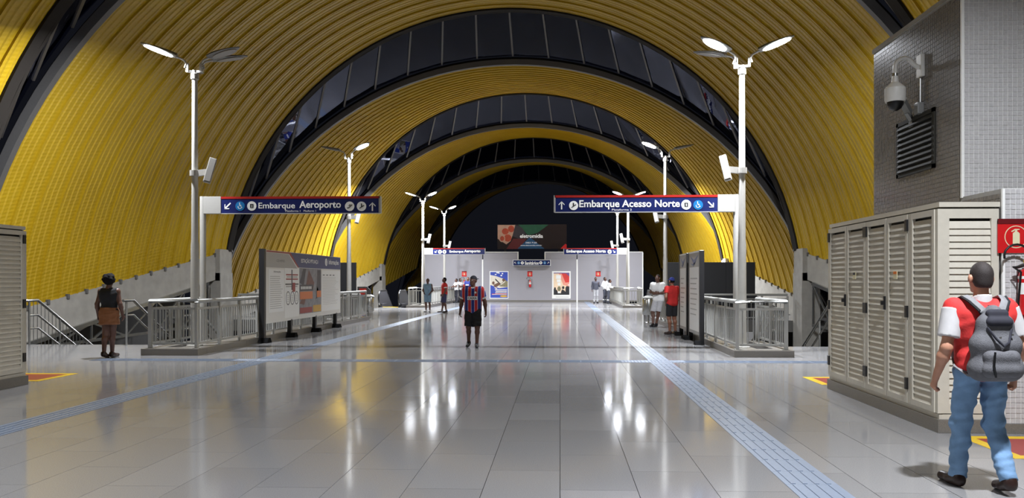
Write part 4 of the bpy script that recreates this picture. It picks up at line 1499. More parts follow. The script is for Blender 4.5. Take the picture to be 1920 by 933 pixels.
shapes = [('screen_peach', [(.005, .98), (.26, .98), (.22, .55), (.19, .32), (.13, .19), (.005, .42)]), ('screen_slate', [(.26, .98), (.36, .9), (.41, .6), (.33, .4), (.22, .52)]),
          ('screen_tomato', ell(.115, .72, .05, .13)), ('screen_tomato', ell(.20, .82, .045, .14)), ('screen_tomato', ell(.15, .45, .055, .15)), ('screen_peach', ell(.07, .43, .045, .15)), ('screen_tomato', ell(.07, .43, .03, .10)),
          ('screen_green', [(.30, .99), (.74, .99), (.58, .66), (.46, .56), (.42, .62), (.36, .85)]), ('screen_wine', [(.13, .0), (.23, .42), (.42, .42), (.32, .0)]), ('screen_blue', [(.29, .01), (.68, .01), (.47, .48)]),
          ('screen_red', [(.91, .01), (1.0, .01), (1.0, .18), (.98, .21)])]
for i, (mt, poly) in enumerate(shapes):
    MB().prism([(p[0] * bw, p[1] * bh) for p in poly], (xa, YB - .002 * i, za), (1, 0, 0), IZ, .004).build('screen_shape', mt, bb)
text_obj('eletromidia', 'lettering', bb, (X_at(996.5, YB), YB - .035, Z_at(996, 442.2, YB)), (1, 0, 0), IZ, X_at(1018, YB) - X_at(975, YB), .30, 'screen_white', .02)
text_obj('3452 7165', 'lettering', bb, (X_at(996, YB), YB - .035, Z_at(996, 454.8, YB)), (1, 0, 0), IZ, X_at(1006.5, YB) - X_at(985.5, YB), .12, 'screen_white', .0)
text_obj('www.eletromidia.com.br', 'lettering', bb, (X_at(996, YB), YB - .035, Z_at(996, 459.6, YB)), (1, 0, 0), IZ, X_at(1016, YB) - X_at(976, YB), .10, 'screen_white', .0)

# ================================================================== PEOPLE (implicit surfaces polygonised to one skin each)
class SDF:
    def __init__(self):
        self.ops = []

    def rc(self, a, b, ra, rb=None, k=.02, clip=(), sub=False, flat=None):
        rb = ra if rb is None else rb
        a, b = np.array(a, float), np.array(b, float)
        rm = max(ra, rb)
        lo, hi = np.minimum(a, b) - rm, np.maximum(a, b) + rm
        ab = b - a
        L2 = max(float(ab @ ab), 1e-9)

        def fn(x, y, z):
            px, py, pz = x - a[0], y - a[1], z - a[2]
            t = np.clip((px * ab[0] + py * ab[1] + pz * ab[2]) / L2, 0, 1)
            d = np.sqrt((px - ab[0] * t) ** 2 + (py - ab[1] * t) ** 2 + (pz - ab[2] * t) ** 2) - (ra + (rb - ra) * t)
            for (p, n) in clip:
                d = np.maximum(d, (x - p[0]) * n[0] + (y - p[1]) * n[1] + (z - p[2]) * n[2])
            return d
        self.ops.append((fn, lo, hi, k, sub))
        return self

    def el(self, c, r, k=.02, M=None, clip=(), sub=False):
        c, r = np.array(c, float), np.array(r, float)
        rm = max(r)
        Mi = np.array(M.transposed()) if M is not None else np.eye(3)

        def fn(x, y, z):
            px, py, pz = x - c[0], y - c[1], z - c[2]
            qx = Mi[0, 0] * px + Mi[0, 1] * py + Mi[0, 2] * pz
            qy = Mi[1, 0] * px + Mi[1, 1] * py + Mi[1, 2] * pz
            qz = Mi[2, 0] * px + Mi[2, 1] * py + Mi[2, 2] * pz
            k0 = np.sqrt((qx / r[0]) ** 2 + (qy / r[1]) ** 2 + (qz / r[2]) ** 2)
            k1 = np.sqrt((qx / r[0] ** 2) ** 2 + (qy / r[1] ** 2) ** 2 + (qz / r[2] ** 2) ** 2) + 1e-9
            d = k0 * (k0 - 1.0) / k1
            for (p, n) in clip:
                d = np.maximum(d, (x - p[0]) * n[0] + (y - p[1]) * n[1] + (z - p[2]) * n[2])
            return d
        self.ops.append((fn, c - rm, c + rm, k, sub))
        return self

    def cut(self, p, n):
        p, n = np.array(p, float), np.array(n, float)
        self.ops.append((lambda x, y, z: (x - p[0]) * n[0] + (y - p[1]) * n[1] + (z - p[2]) * n[2], None, None, 0, 'cut'))
        return self

    def disp(self, amp, waves):
        """cloth folds: a sum of slanted waves added to the field near the surface"""
        self.folds = (amp, waves)
        return self

    def mesh(self, name, vox, material, smooth_iter=0):
        adds = [o for o in self.ops if o[1] is not None and not o[4]]
        lo = np.min([o[1] for o in adds], 0) - 3 * vox
        hi = np.max([o[2] for o in adds], 0) + 3 * vox
        dim = np.ceil((hi - lo) / vox).astype(int) + 1
        F = np.full(dim, 1.0, np.float32)
        ax = [lo[i] + vox * np.arange(dim[i]) for i in range(3)]
        for fn, l, h, k, sub in self.ops:
            if l is None:
                g = fn(ax[0][:, None, None], ax[1][None, :, None], ax[2][None, None, :])
                F = np.maximum(F, g).astype(np.float32)
                continue
            m = k + 3 * vox
            i0 = np.maximum(((l - m - lo) / vox).astype(int), 0)
            i1 = np.minimum(((h + m - lo) / vox).astype(int) + 2, dim)
            sl = tuple(slice(i0[i], i1[i]) for i in range(3))
            d = fn(ax[0][sl[0]][:, None, None], ax[1][sl[1]][None, :, None], ax[2][sl[2]][None, None, :])
            f = F[sl]
            if sub:
                hh = np.maximum(k - np.abs(f + d), 0) / k
                F[sl] = np.maximum(f, -d) + hh * hh * k * .25
            else:
                hh = np.maximum(k - np.abs(f - d), 0) / k
                F[sl] = np.minimum(f, d) - hh * hh * k * .25
        if getattr(self, 'folds', None):
            amp, waves = self.folds
            for (kx, ky, kz, ph, a) in waves:
                g = kx * ax[0][:, None, None] + ky * ax[1][None, :, None] + kz * ax[2][None, None, :] + ph
                F = (F + amp * a * np.sin(g + 1.3 * np.sin(.37 * g + 9 * ax[0][:, None, None]))).astype(np.float32)
        S = F < 0
        nx, ny, nz = dim
        cnt = np.zeros((nx - 1, ny - 1, nz - 1), np.int8)
        offs = [(i, j, l) for i in (0, 1) for j in (0, 1) for l in (0, 1)]

        def sh(A, o):
            return A[o[0]:nx - 1 + o[0], o[1]:ny - 1 + o[1], o[2]:nz - 1 + o[2]]
        for o in offs:
            cnt += sh(S, o)
        mask = (cnt > 0) & (cnt < 8)
        idx = np.full(mask.shape, -1, np.int64)
        cells = np.argwhere(mask)
        idx[mask] = np.arange(len(cells))
        acc = np.zeros((len(cells), 3)); num = np.zeros(len(cells))
        vals = {o: sh(F, o)[mask] for o in offs}
        for o in offs:
            for axn in range(3):
                if o[axn] == 0:
                    o2 = tuple(1 if i == axn else o[i] for i in range(3))
                    fa, fb = vals[o], vals[o2]
                    cr = (fa < 0) != (fb < 0)
                    t = np.where(cr, fa / np.where(cr, fa - fb, 1), 0)
                    p = np.tile(np.array(o, float), (len(cells), 1))
                    p[:, axn] = t
                    acc[cr] += p[cr]
                    num[cr] += 1
        V = lo + vox * (cells + acc / num[:, None])
        faces = []
        for axn in range(3):
            b1, c1 = (axn + 1) % 3, (axn + 2) % 3
            s0 = [slice(1, -1)] * 3; s1 = [slice(1, -1)] * 3
            s0[axn] = slice(0, -1); s1[axn] = slice(1, None)
            A, B = S[tuple(s0)], S[tuple(s1)]
            for flip, e in ((False, A & ~B), (True, ~A & B)):
                q = np.argwhere(e)
                if len(q) == 0: continue
                for i in range(3):
                    if i != axn: q[:, i] += 1
                cc = []
                for (db, dc) in ((1, 1), (0, 1), (0, 0), (1, 0)):
                    r = q.copy()
                    r[:, b1] -= db; r[:, c1] -= dc
                    r = np.clip(r, 0, np.array(mask.shape) - 1)
                    cc.append(idx[r[:, 0], r[:, 1], r[:, 2]])
                f4 = np.stack(cc, 1)
                if flip: f4 = f4[:, ::-1]
                faces.append(f4[(f4 >= 0).all(1)])
        Q = np.concatenate(faces)
        me = bpy.data.meshes.new(name)
        me.vertices.add(len(V)); me.vertices.foreach_set('co', V.astype(np.float32).ravel())
        me.loops.add(len(Q) * 4); me.loops.foreach_set('vertex_index', Q.ravel().astype(np.int32))
        me.polygons.add(len(Q)); me.polygons.foreach_set('loop_start', (np.arange(len(Q)) * 4).astype(np.int32))
        me.update(calc_edges=True)
        me.validate()
        me.shade_smooth()
        me.materials.append(MATS[material])
        return me


def vv(*a): return np.array(a, float)


def nrm(v):
    v = np.array(v, float)
    return v / (np.linalg.norm(v) + 1e-9)


def add_hand(S, wrist, d, w, curl, s=1.0):
    """d along the hand, w towards the thumb side; fingers curl towards n = palm side"""
    d = nrm(d); w = nrm(np.array(w) - d * (np.array(w) @ d)); n = np.cross(d, w)
    wrist = np.array(wrist, float)
    for o, r in ((-.024, .0145), (0, .0155), (.022, .016)):
        S.rc(wrist + d * .012 * s, wrist + (d * .085 + w * o) * s, .019 * s, r * s, .012)
    for o, L in ((-.031, .062), (-.0105, .078), (.0105, .082), (.031, .074)):
        p = wrist + (d * .086 + w * o * .95) * s
        dd = d.copy()
        for i, fl in enumerate((.46, .31, .23)):
            a = curl * (.75 + .35 * i)
            dd = nrm(d * math.cos(a * (i + 1) * .8) + n * math.sin(a * (i + 1) * .8) + w * o * .6)
            q = p + dd * L * fl * s
            S.rc(p, q, (.0092 - .0009 * i) * s, (.0085 - .0009 * i) * s, .004)
            p = q
    p = wrist + (d * .025 + w * .018) * s
    q = p + nrm(d * .75 + w * .75 + n * .35) * .042 * s
    S.rc(p, q, .014 * s, .0115 * s, .010)
    S.rc(q, q + nrm(d * .95 + w * .25 + n * .35) * .036 * s, .0108 * s, .0085 * s, .005)


BASE = dict(neck=(0, .0, 1.45), head_turn=0.0, head_tilt=0.0)


def person(label, loc, heading, H, pose, wear, vox=.012, skin='skin_dark', girth=1.0, group='people on the concourse', female=False, lean=0.0):
    s = H / 1.75
    root = thing('person', loc, label, 'person', group, rz=R(heading))
    g = girth

    def J(name, default):
        return vv(*pose.get(name, default)) * s
    shw = .165 if female else .19
    sh = {-1: J('sh_a', (-shw, .005, 1.405)), 1: J('sh_b', (shw, .005, 1.405))}
    el = {-1: J('el_a', (-shw - .055, .03, 1.12)), 1: J('el_b', (shw + .055, .03, 1.12))}
    wr = {-1: J('wr_a', (-shw - .075, -.04, .885)), 1: J('wr_b', (shw + .075, -.04, .885))}
    hip = {-1: J('hip_a', (-.09, 0, .92)), 1: J('hip_b', (.09, 0, .92))}
    kn = {-1: J('kn_a', (-.10, -.015, .50)), 1: J('kn_b', (.10, -.015, .50))}
    an = {-1: J('an_a', (-.105, .03, .085)), 1: J('an_b', (.105, .03, .085))}
    toe = {-1: J('toe_a', tuple((an[-1] / s + vv(-.03, -.17, -.05)))), 1: J('toe_b', tuple((an[1] / s + vv(.03, -.17, -.05))))}
    chest = J('chest', (0, .01, 1.30)); belly = J('belly', (0, 0, 1.10)); pel = J('pelvis', (0, .01, .96))
    neck = J('neck', (0, .015, 1.47)); hc = J('head', (0, -.005, 1.635))
    cw = (.075 if female else .092) * s * g

    def torso(S, off, hem=None, k=.07):
        o = off
        ex = vv(1, 0, 0)
        up = nrm(chest - belly)
        rx = pose.get('torso_yaw', 0.0)
        ex = vv(math.cos(rx), math.sin(rx), 0)
        S.rc(chest - ex * cw + up * .03 * s, chest + ex * cw + up * .03 * s, .108 * s * g + o, None, k)
        S.rc(chest - ex * cw * .95 - up * .07 * s, chest + ex * cw * .95 - up * .07 * s, .105 * s * g + o, None, k)
        S.rc(belly - ex * cw * (.6 if female else .72), belly + ex * cw * (.6 if female else .72), (.092 if female else .103) * s * g + o, None, k)
        S.rc(pel - ex * .07 * s, pel + ex * .07 * s, (.118 if female else .112) * s * g + o, None, k)
        for sd in (-1, 1):
            S.rc(chest + up * .06 * s + ex * sd * .05 * s, sh[sd], .075 * s + o, .058 * s + o, k)
        S.rc(chest + up * .08 * s, neck, .06 * s + o * .6, .05 * s + o * .6, .05)
        return S

    slim = -.012 if (wear.get('low') and wear.get('low_kind', 'trousers') == 'trousers') else 0.0

    def leg(S, sd, off, to='ankle', k=.04, flare=0.0):
        S.rc(hip[sd], kn[sd], .088 * s * g + off, .058 * s + off, k)
        if to == 'ankle':
            cb = kn[sd] + (an[sd] - kn[sd]) * .3 + vv(0, .022, 0) * s
            S.rc(kn[sd], cb, .056 * s + off, .054 * s + off, k)
            S.rc(cb, an[sd], .054 * s + off, .037 * s + off + flare, k)

    # ---- the body itself
    B = SDF()
    torso(B, 0)
    for sd in (-1, 1):
        B.rc(sh[sd], el[sd], .053 * s * g, .041 * s * g, .035)
        fm = el[sd] + (wr[sd] - el[sd]) * .3
        B.rc(el[sd], fm, .041 * s * g, .043 * s * g, .03)
        B.rc(fm, wr[sd], .042 * s * g, .026 * s, .03)
        hd = pose.get('hand_%s' % ('a' if sd < 0 else 'b'), None)
        d = wr[sd] - el[sd]
        d = vv(*hd) if hd is not None else d + vv(0, -.02, -.1)
        add_hand(B, wr[sd], d, vv(0, -1, 0) * 1.0 + vv(0, 0, .01) if abs(nrm(d)[2]) > .6 else vv(0, 0, 1), pose.get('curl', .55) * (1 if sd > 0 else -1), s)
        leg(B, sd, slim)
        B.rc(an[sd] + vv(0, .03, -.03) * s, toe[sd], .036 * s, .028 * s, .03)
    B.rc(neck - vv(0, 0, .03) * s, hc - vv(0, -.015, .07) * s, .054 * s, .05 * s, .03)
    tz = pose.get('turn', 0.0)
    M = Matrix.Rotation(tz, 3, 'Z') @ Matrix.Rotation(pose.get('nod', 0.0), 3, 'X')
    Mn = np.array(M)

    def H_(x, y, z): return hc + Mn @ (vv(x, y, z) * s)
    B.el(H_(0, .018, .018), vv(.075, .094, .098) * s, .02, M)
    B.el(H_(0, -.025, -.035), vv(.060, .070, .085) * s, .03, M)
    B.rc(H_(-.015, -.07, -.088), H_(.015, -.07, -.088), .024 * s, None, .02)
    B.rc(H_(0, -.088, .012), H_(0, -.108, -.022), .009 * s, .014 * s, .012)
    for sd in (-1, 1):
        B.rc(H_(sd * .016, -.098, -.026), H_(sd * .012, -.094, -.026), .009 * s, None, .008)
        B.el(H_(sd * .084, .014, -.008), vv(.014, .022, .034) * s, .008, M)
        B.el(H_(sd * .031, -.094, .010), vv(.017, .013, .011) * s, .010, M, sub=True)
        B.rc(H_(sd * .012, -.090, .026), H_(sd * .046, -.078, .028), .009 * s, .007 * s, .010)
    B.rc(H_(-.018, -.091, -.056), H_(.018, -.091, -.056), .008 * s, None, .008)
    B.rc(H_(-.014, -.089, -.068), H_(.014, -.089, -.068), .009 * s, None, .008)
    body = inst('body', B.mesh('body', vox, skin), root, local=True)
    if wear.get('face'):
        for sd in (-1, 1):
            e = SDF().el(H_(sd * .031, -.083, .010), vv(.013, .011, .009) * s, .002)
            inst('eye', e.mesh('eye', .004, 'eye_white'), root, local=True)
            e = SDF().el(H_(sd * .031, -.092, .010), vv(.006, .005, .006) * s, .002)
            inst('iris', e.mesh('iris', .003, 'hair_black'), root, local=True)
        l = SDF().rc(H_(-.02, -.097, -.0625), H_(.02, -.097, -.0625), .0042 * s, None, .004)
        inst('lips', l.mesh('lips', .004, 'lip_brown'), root, local=True)

    # ---- hair or cap
    hair = wear.get('hair')
    if hair == 'short':
        S = SDF().el(H_(0, .022, .024), vv(.078, .099, .100) * s, .004, M)
        S.cut(H_(0, -.055, .055), Mn @ nrm(vv(0, -1, -.75)))
        S.el(H_(0, .045, -.035), vv(.066, .066, .07) * s, .02, M)
        S.cut(H_(0, .0, -.015), Mn @ nrm(vv(0, -1, -.42)))
        S.cut(H_(0, .05, -.078), Mn @ nrm(vv(0, -.15, -1)))
        inst('hair', S.mesh('hair', min(vox, .010), wear.get('hair_mat', 'hair_black')), root, local=True)
    elif hair == 'round':
        S = SDF().el(H_(0, .035, .02), vv(.118, .115, .125) * s, .02, M)
        for i in range(26):
            a, b2 = random.uniform(0, 2 * math.pi), random.uniform(-.6, 1.2)
            S.el(H_(.1 * math.cos(a) * math.cos(b2), .035 + .1 * math.sin(a) * math.cos(b2), .02 + .11 * math.sin(b2)), vv(.035, .035, .035) * s, .01)
        S.cut(H_(0, -.05, .03), Mn @ nrm(vv(0, -1, -.5)))
        inst('hair', S.mesh('hair', .009, 'hair_black'), root, local=True)
    elif hair in ('cap', 'cap_back'):
        S = SDF().el(H_(0, .020, .03), vv(.083, .102, .098) * s, .004, M)
        S.cut(H_(0, -.02, .038), Mn @ nrm(vv(0, -.18, -1)))
        sg2 = -1 if hair == 'cap' else 1
        S.el(H_(0, .02 + sg2 * .115, .045), vv(.068, .07, .010) * s, .012, M)
        inst('cap', S.mesh('cap', min(vox, .010), wear.get('cap_mat', 'cloth_black')), root, local=True)
        S = SDF().el(H_(0, .024, .006), vv(.080, .096, .085) * s, .004, M)
        S.cut(H_(0, -.045, .0), Mn @ nrm(vv(0, -1, -.2)))
        S.cut(H_(0, .05, -.045), Mn @ vv(0, 0, -1))
        inst('hair', S.mesh('hair', min(vox, .010), 'hair_black'), root, local=True)
    elif hair == 'helmet':
        S = SDF().el(H_(0, .02, .04), vv(.105, .125, .105) * s, .004, M)
        S.cut(H_(0, 0, .03), Mn @ vv(0, 0, -1))
        S.el(H_(0, -.10, .04), vv(.08, .06, .012) * s, .012, M)
        inst('helmet', S.mesh('helmet', .011, wear.get('cap_mat', 'cloth_white')), root, local=True)

    # ---- top garment
    tp = wear.get('top')
    if tp:
        S = SDF()
        off = wear.get('top_off', .018)
        torso(S, off * s)
        sl = wear.get('sleeve', .62)
        for sd in (-1, 1):
            if sl <= 0: continue
            if sl <= 1:
                e = sh[sd] + (el[sd] - sh[sd]) * sl
                dr = nrm(el[sd] - sh[sd])
                S.rc(sh[sd], e + dr * .03, .064 * s * g + off * s * .6, (.060 if sl < .8 else .054) * s * g + off * s * .7, .035, clip=[(e, dr)])
            else:
                S.rc(sh[sd], el[sd], .060 * s * g + off * s * .6, .05 * s * g + off * s * .5, .035)
                S.rc(el[sd], wr[sd], .05 * s * g + off * s * .5, .036 * s + off * s * .4, .03, clip=[(wr[sd], nrm(wr[sd] - el[sd]))])
        hem = wear.get('hem', .88)
        S.cut(vv(0, 0, hem * s), vv(0, 0, -1))
        nk = neck + vv(0, -.012, .0) * s
        S.rc(nk + vv(0, 0, -.005) * s, nk + vv(0, -.03, .12) * s, .058 * s, .11 * s, .012, sub=True)
        if wear.get('vneck'):
            S.rc(nk + vv(0, -.075, -.05) * s, nk + vv(0, -.06, .05) * s, .008 * s, .06 * s, .01, sub=True)
        if sl <= 0:
            for sd in (-1, 1):
                S.rc(sh[sd] + vv(sd * .005, 0, -.02) * s, sh[sd] + vv(sd * .09, 0, .02) * s, .062 * s, .09 * s, .02, sub=True)
        if wear.get('folds'): S.disp(.0024, [(14, 6, 40, .3, 1), (-22, 9, 26, 1.7, .8), (6, -18, 62, 4.1, .5)])
        inst('shirt', S.mesh('shirt', vox, tp), root, local=True)
        if wear.get('cuff') and 0 < sl <= 1:
            for sd in (-1, 1):
                e = sh[sd] + (el[sd] - sh[sd]) * sl
                dr = nrm(el[sd] - sh[sd])
                C = SDF().rc(sh[sd], e + dr * .06, .064 * s * g + off * s * .6 + .010, .060 * s * g + off * s * .7 + .010, .01, clip=[(e + dr * .006, dr), (e - dr * wear.get('cuff_w', .03), -dr)])
                inst('cuff', C.mesh('cuff', min(vox, .010), wear['cuff']), root, local=True)
        if wear.get('collar'):
            C = SDF().rc(neck + vv(0, .0, -.035) * s, neck + vv(0, .0, .03) * s, .078 * s, .070 * s, .02)
            C.cut(neck + vv(0, 0, .022) * s, nrm(vv(0, -.35, 1)))
            C.rc(neck + vv(0, 0, -.1) * s, neck + vv(0, 0, .1) * s, .055 * s, .06 * s, .01, sub=True)
            inst('collar', C.mesh('collar', min(vox, .009), wear['collar']), root, local=True)

    # ---- lower garment
    lo = wear.get('low')
    kind = wear.get('low_kind', 'trousers')
    if lo:
        S = SDF()
        ex = vv(1, 0, 0)
        S.rc(pel - ex * .07 * s, pel + ex * .07 * s, (.128 if female else .122) * s * g, None, .05)
        wz = wear.get('waist', 1.0)
        if kind == 'skirt':
            S.rc(pel + vv(0, 0, .08) * s, pel + vv(0, 0, -.24) * s, .15 * s, .172 * s, .05)
            S.rc(pel + vv(-.04, 0, -.05) * s, pel + vv(-.055, 0, -.24) * s, .14 * s, .145 * s, .05)
            S.rc(pel + vv(.04, 0, -.05) * s, pel + vv(.055, 0, -.24) * s, .14 * s, .145 * s, .05)
            S.cut(pel + vv(0, 0, -.26) * s, vv(0, 0, -1))
        else:
            for sd in (-1, 1):
                if kind == 'shorts':
                    fr = wear.get('short_len', .92)
                    e = hip[sd] + (kn[sd] - hip[sd]) * fr
                    dr = nrm(kn[sd] - hip[sd])
                    S.rc(hip[sd], e + dr * .03, .104 * s * g, .094 * s * g, .03, clip=[(e, dr)])
                else:
                    off = wear.get('low_off', .014) * s
                    S.rc(hip[sd], kn[sd], .100 * s * g, .066 * s + off * .6, .03)
                    cb = kn[sd] + (an[sd] - kn[sd]) * .35 + vv(0, .012, 0) * s
                    S.rc(kn[sd], cb, .066 * s + off * .6, .06 * s + off * .6, .03)
                    S.rc(cb, an[sd], .06 * s + off * .6, .056 * s + off * .6, .03, clip=[(an[sd] + vv(0, 0, -.012) * s, nrm(an[sd] - kn[sd]))])
                    # folds at the knee and above the shoe
                    for f_ in (.80, .9):
                        c = kn[sd] + (an[sd] - kn[sd]) * f_
                        S.el(c, vv(.064, .066, .022) * s, .02)
        S.cut(pel + vv(0, 0, (wz - .96)) * s, vv(0, 0, 1))
        if wear.get('folds'): S.disp(.0038, [(16, 8, 46, .9, 1), (-26, 12, 30, 2.7, .9), (8, -20, 75, 5.1, .6)])
        inst({'skirt': 'skirt', 'shorts': 'shorts'}.get(kind, 'trousers'), S.mesh('low', vox, lo), root, local=True)

    # ---- shoes
    if wear.get('shoe'):
        for sd in (-1, 1):
            S = SDF()
            f = nrm((toe[sd] - an[sd]) * vv(1, 1, 0) + 1e-6)
            heel = an[sd] + vv(0, .028, -.04) * s
            S.rc(heel, toe[sd] + vv(0, -.02, 0) * s, .046 * s, .038 * s, .02)
            S.rc(an[sd] + vv(0, .015, .0) * s, (heel + toe[sd]) / 2, .05 * s, .042 * s, .03)
            tiltn = nrm(toe[sd] - heel)
            n = nrm(np.cross(vv(1, 0, 0), tiltn))
            if n[2] > 0: n = -n
            base = heel + n * .040 * s
            S.cut(base, n)
            S.cut(an[sd] + vv(0, 0, .03) * s, vv(0, 0, 1))
            sh_o = inst('shoe', S.mesh('shoe', min(vox, .010), wear['shoe']), root, local=True)
    return root


mat('skin_dark', (88, 58, 46), 0.5, noise=0.06)
mat('skin_brown', (128, 84, 64), 0.5, noise=0.06)
mat('skin_tan', (186, 134, 108), 0.5, noise=0.06)
mat('hair_black', (18, 15, 15), 0.85, spec=0.2, noise=0.2, nscale=80, bump=0.3, bscale=150)
mat('hair_cropped', (42, 34, 32), 0.7, noise=0.25, nscale=120, bump=0.3, bscale=220)
mat('eye_white', (222, 214, 206), 0.3)
mat('lip_brown', (104, 58, 54), 0.5)
mat('cloth_black', (24, 24, 28), 0.85, noise=0.15)
mat('cloth_dark', (38, 38, 48), 0.85, noise=0.15)
mat('cloth_white', (226, 226, 226), 0.85, noise=0.05)
mat('cloth_grey', (172, 172, 176), 0.85, noise=0.1)
mat('cloth_slate', (74, 76, 88), 0.85, noise=0.12)
mat('cloth_red', (184, 36, 34), 0.85, noise=0.12)
mat('polo_red', (206, 48, 46), 0.8, noise=0.08, bump=0.1)
mat('polo_grey', (190, 188, 188), 0.8, noise=0.06)
mat('cloth_tan', (128, 82, 50), 0.85, noise=0.12)
mat('cloth_blue', (44, 56, 132), 0.85, noise=0.12)
mat('cloth_teal', (112, 140, 160), 0.85, noise=0.2, nscale=10)
mat('cloth_navy', (52, 52, 84), 0.85, noise=0.12)
mat('denim', (112, 146, 182), 0.85, noise=0.22, nscale=7, bump=0.25, bscale=22)
mat('shoe_brown', (44, 28, 24), 0.35)
mat('shoe_black', (20, 22, 30), 0.45)
mat('shoe_pale', (170, 170, 172), 0.5)
mat('bag_grey', (92, 92, 96), 0.8, noise=0.14, nscale=26, bump=0.25, bscale=120)
mat('strap_grey', (124, 124, 126), 0.8, noise=0.1, nscale=30)


def jersey_mat():
    m = bpy.data.materials.new('striped_jersey')
    m.use_nodes = True
    nt = m.node_tree
    b = nt.nodes['Principled BSDF']
    b.inputs['Roughness'].default_value = .8
    tc = nt.nodes.new('ShaderNodeTexCoord')
    sp = nt.nodes.new('ShaderNodeSeparateXYZ')
    nt.links.new(tc.outputs['Object'], sp.inputs[0])
    a = nt.nodes.new('ShaderNodeMath'); a.operation = 'MULTIPLY_ADD'
    a.inputs[1].default_value = 1 / .150; a.inputs[2].default_value = 10.22
    nt.links.new(sp.outputs[0], a.inputs[0])
    fr = nt.nodes.new('ShaderNodeMath'); fr.operation = 'FRACT'
    nt.links.new(a.outputs[0], fr.inputs[0])
    cr = nt.nodes.new('ShaderNodeValToRGB')
    cr.color_ramp.interpolation = 'CONSTANT'
    red, blue, white = (lin(176), lin(34), lin(36), 1), (lin(30), lin(46), lin(120), 1), (lin(190), lin(190), lin(200), 1)
    els = cr.color_ramp.elements
    els[0].position = 0; els[0].color = white
    els[1].position = .05; els[1].color = blue
    for p, c in ((.5, white), (.55, red)):
        e = els.new(p); e.color = c
    nt.links.new(fr.outputs[0], cr.inputs['Fac'])
    nt.links.new(cr.outputs['Color'], b.inputs['Base Color'])
    MATS['striped_jersey'] = m


jersey_mat()

# the man walking away at the right, wearing a rucksack
MX, MY = 3.16, 5.93
man = person('man walking away in red polo and jeans wearing a grey backpack', (MX, MY, 0), 180, 1.70, dict(
    sh_a=(-.20, .0, 1.40), sh_b=(.205, .0, 1.40), el_a=(-.285, .03, 1.11), el_b=(.275, .035, 1.10), wr_a=(-.30, -.07, .87), wr_b=(.31, -.06, .86),
    hip_a=(-.095, 0, .91), hip_b=(.095, 0, .91), kn_a=(-.105, -.01, .49), kn_b=(.115, -.07, .50), an_a=(-.115, .17, .12), an_b=(.125, -.10, .085),
    toe_a=(-.13, .01, .035), toe_b=(.15, -.27, .035), curl=1.25, nod=.06),
    dict(hair='short', hair_mat='hair_cropped', top='polo_red', sleeve=.72, hem=.83, cuff='polo_grey', cuff_w=.21, collar='polo_grey', low='denim', waist=.935, low_off=.012, shoe='shoe_brown', folds=True, top_off=.014),
    vox=.0085, skin='skin_tan', girth=1.0)

# rucksack: its own thing, built in the man's frame (his back is +y)
bp = thing('backpack', (MX, MY, .80), 'grey fabric backpack on the back of the walking man', 'backpack', rz=R(180))
S = SDF()
yb_ = .20
S.rc((-.10, yb_, .13), (.10, yb_, .13), .095, None, .06)
S.rc((-.09, yb_, .30), (.09, yb_, .30), .092, None, .08)
S.rc((-.055, yb_ - .01, .45), (.055, yb_ - .01, .45), .075, None, .08)
S.rc((0, yb_ - .03, .51), (0, yb_ - .035, .53), .06, None, .05)
S.cut((0, .125, 0), (0, -1, 0))
inst('main_compartment', S.mesh('main_compartment', .010, 'bag_grey'), bp, local=True)
S = SDF()
S.rc((-.085, yb_ + .075, .13), (.085, yb_ + .075, .13), .058, None, .04)
S.rc((-.08, yb_ + .075, .22), (.08, yb_ + .075, .22), .05, None, .04)
inst('front_pocket', S.mesh('front_pocket', .009, 'bag_grey'), bp, local=True)
S = SDF()
S.rc((-.05, yb_ + .02, .53), (.05, yb_ + .02, .53), .03, None, .02)
S.rc((-.06, yb_ + .05, .47), (.06, yb_ + .05, .47), .035, None, .03)
inst('drawn_top', S.mesh('drawn_top', .009, 'cloth_dark'), bp, local=True)
MB().tube([(-.08, yb_ + .062, .42), (-.04, yb_ + .105, .33), (0, yb_ + .11, .30), (.05, yb_ + .105, .35), (.09, yb_ + .06, .43)], .009, 6).build('drawcord', 'cloth_dark', bp, local=True, smooth=True)
MB().tube([(.075, yb_ + .135, .26), (.085, yb_ + .14, .16), (.07, yb_ + .135, .08)], .007, 6).build('zip', 'rubber', bp, local=True)
MB().box((.02, yb_ + .10, .36), (.012, .01, .012)).box((-.07, yb_ + .09, .38), (.012, .01, .012)).build('cord_lock', 'steel', bp, local=True)
for sd in (-1, 1):
    # over the shoulder, down the chest and back under the arm
    path = [(sd * .03, yb_ - .05, .50), (sd * .07, .165, .55), (sd * .118, .115, .615), (sd * .135, .04, .648), (sd * .13, -.05, .625), (sd * .12, -.125, .53), (sd * .12, -.15, .38), (sd * .14, -.12, .22), (sd * .175, .0, .12), (sd * .15, .13, .07)]
    MB().tube(path, .030, 10, flat=.34, up=(0, 1, .6)).build('shoulder_strap', 'strap_grey', bp, local=True, smooth=True)
    MB().tube([(p[0] + sd * .027, p[1] + .002, p[2] - .002) for p in path[:6]], .011, 6).build('strap_edging', 'cloth_black', bp, local=True, smooth=True)
MB().tube([(-.03, yb_ - .06, .535), (-.02, yb_ - .05, .58), (.02, yb_ - .05, .58), (.03, yb_ - .06, .535)], .009, 6).build('grab_loop', 'cloth_black', bp, local=True, smooth=True)

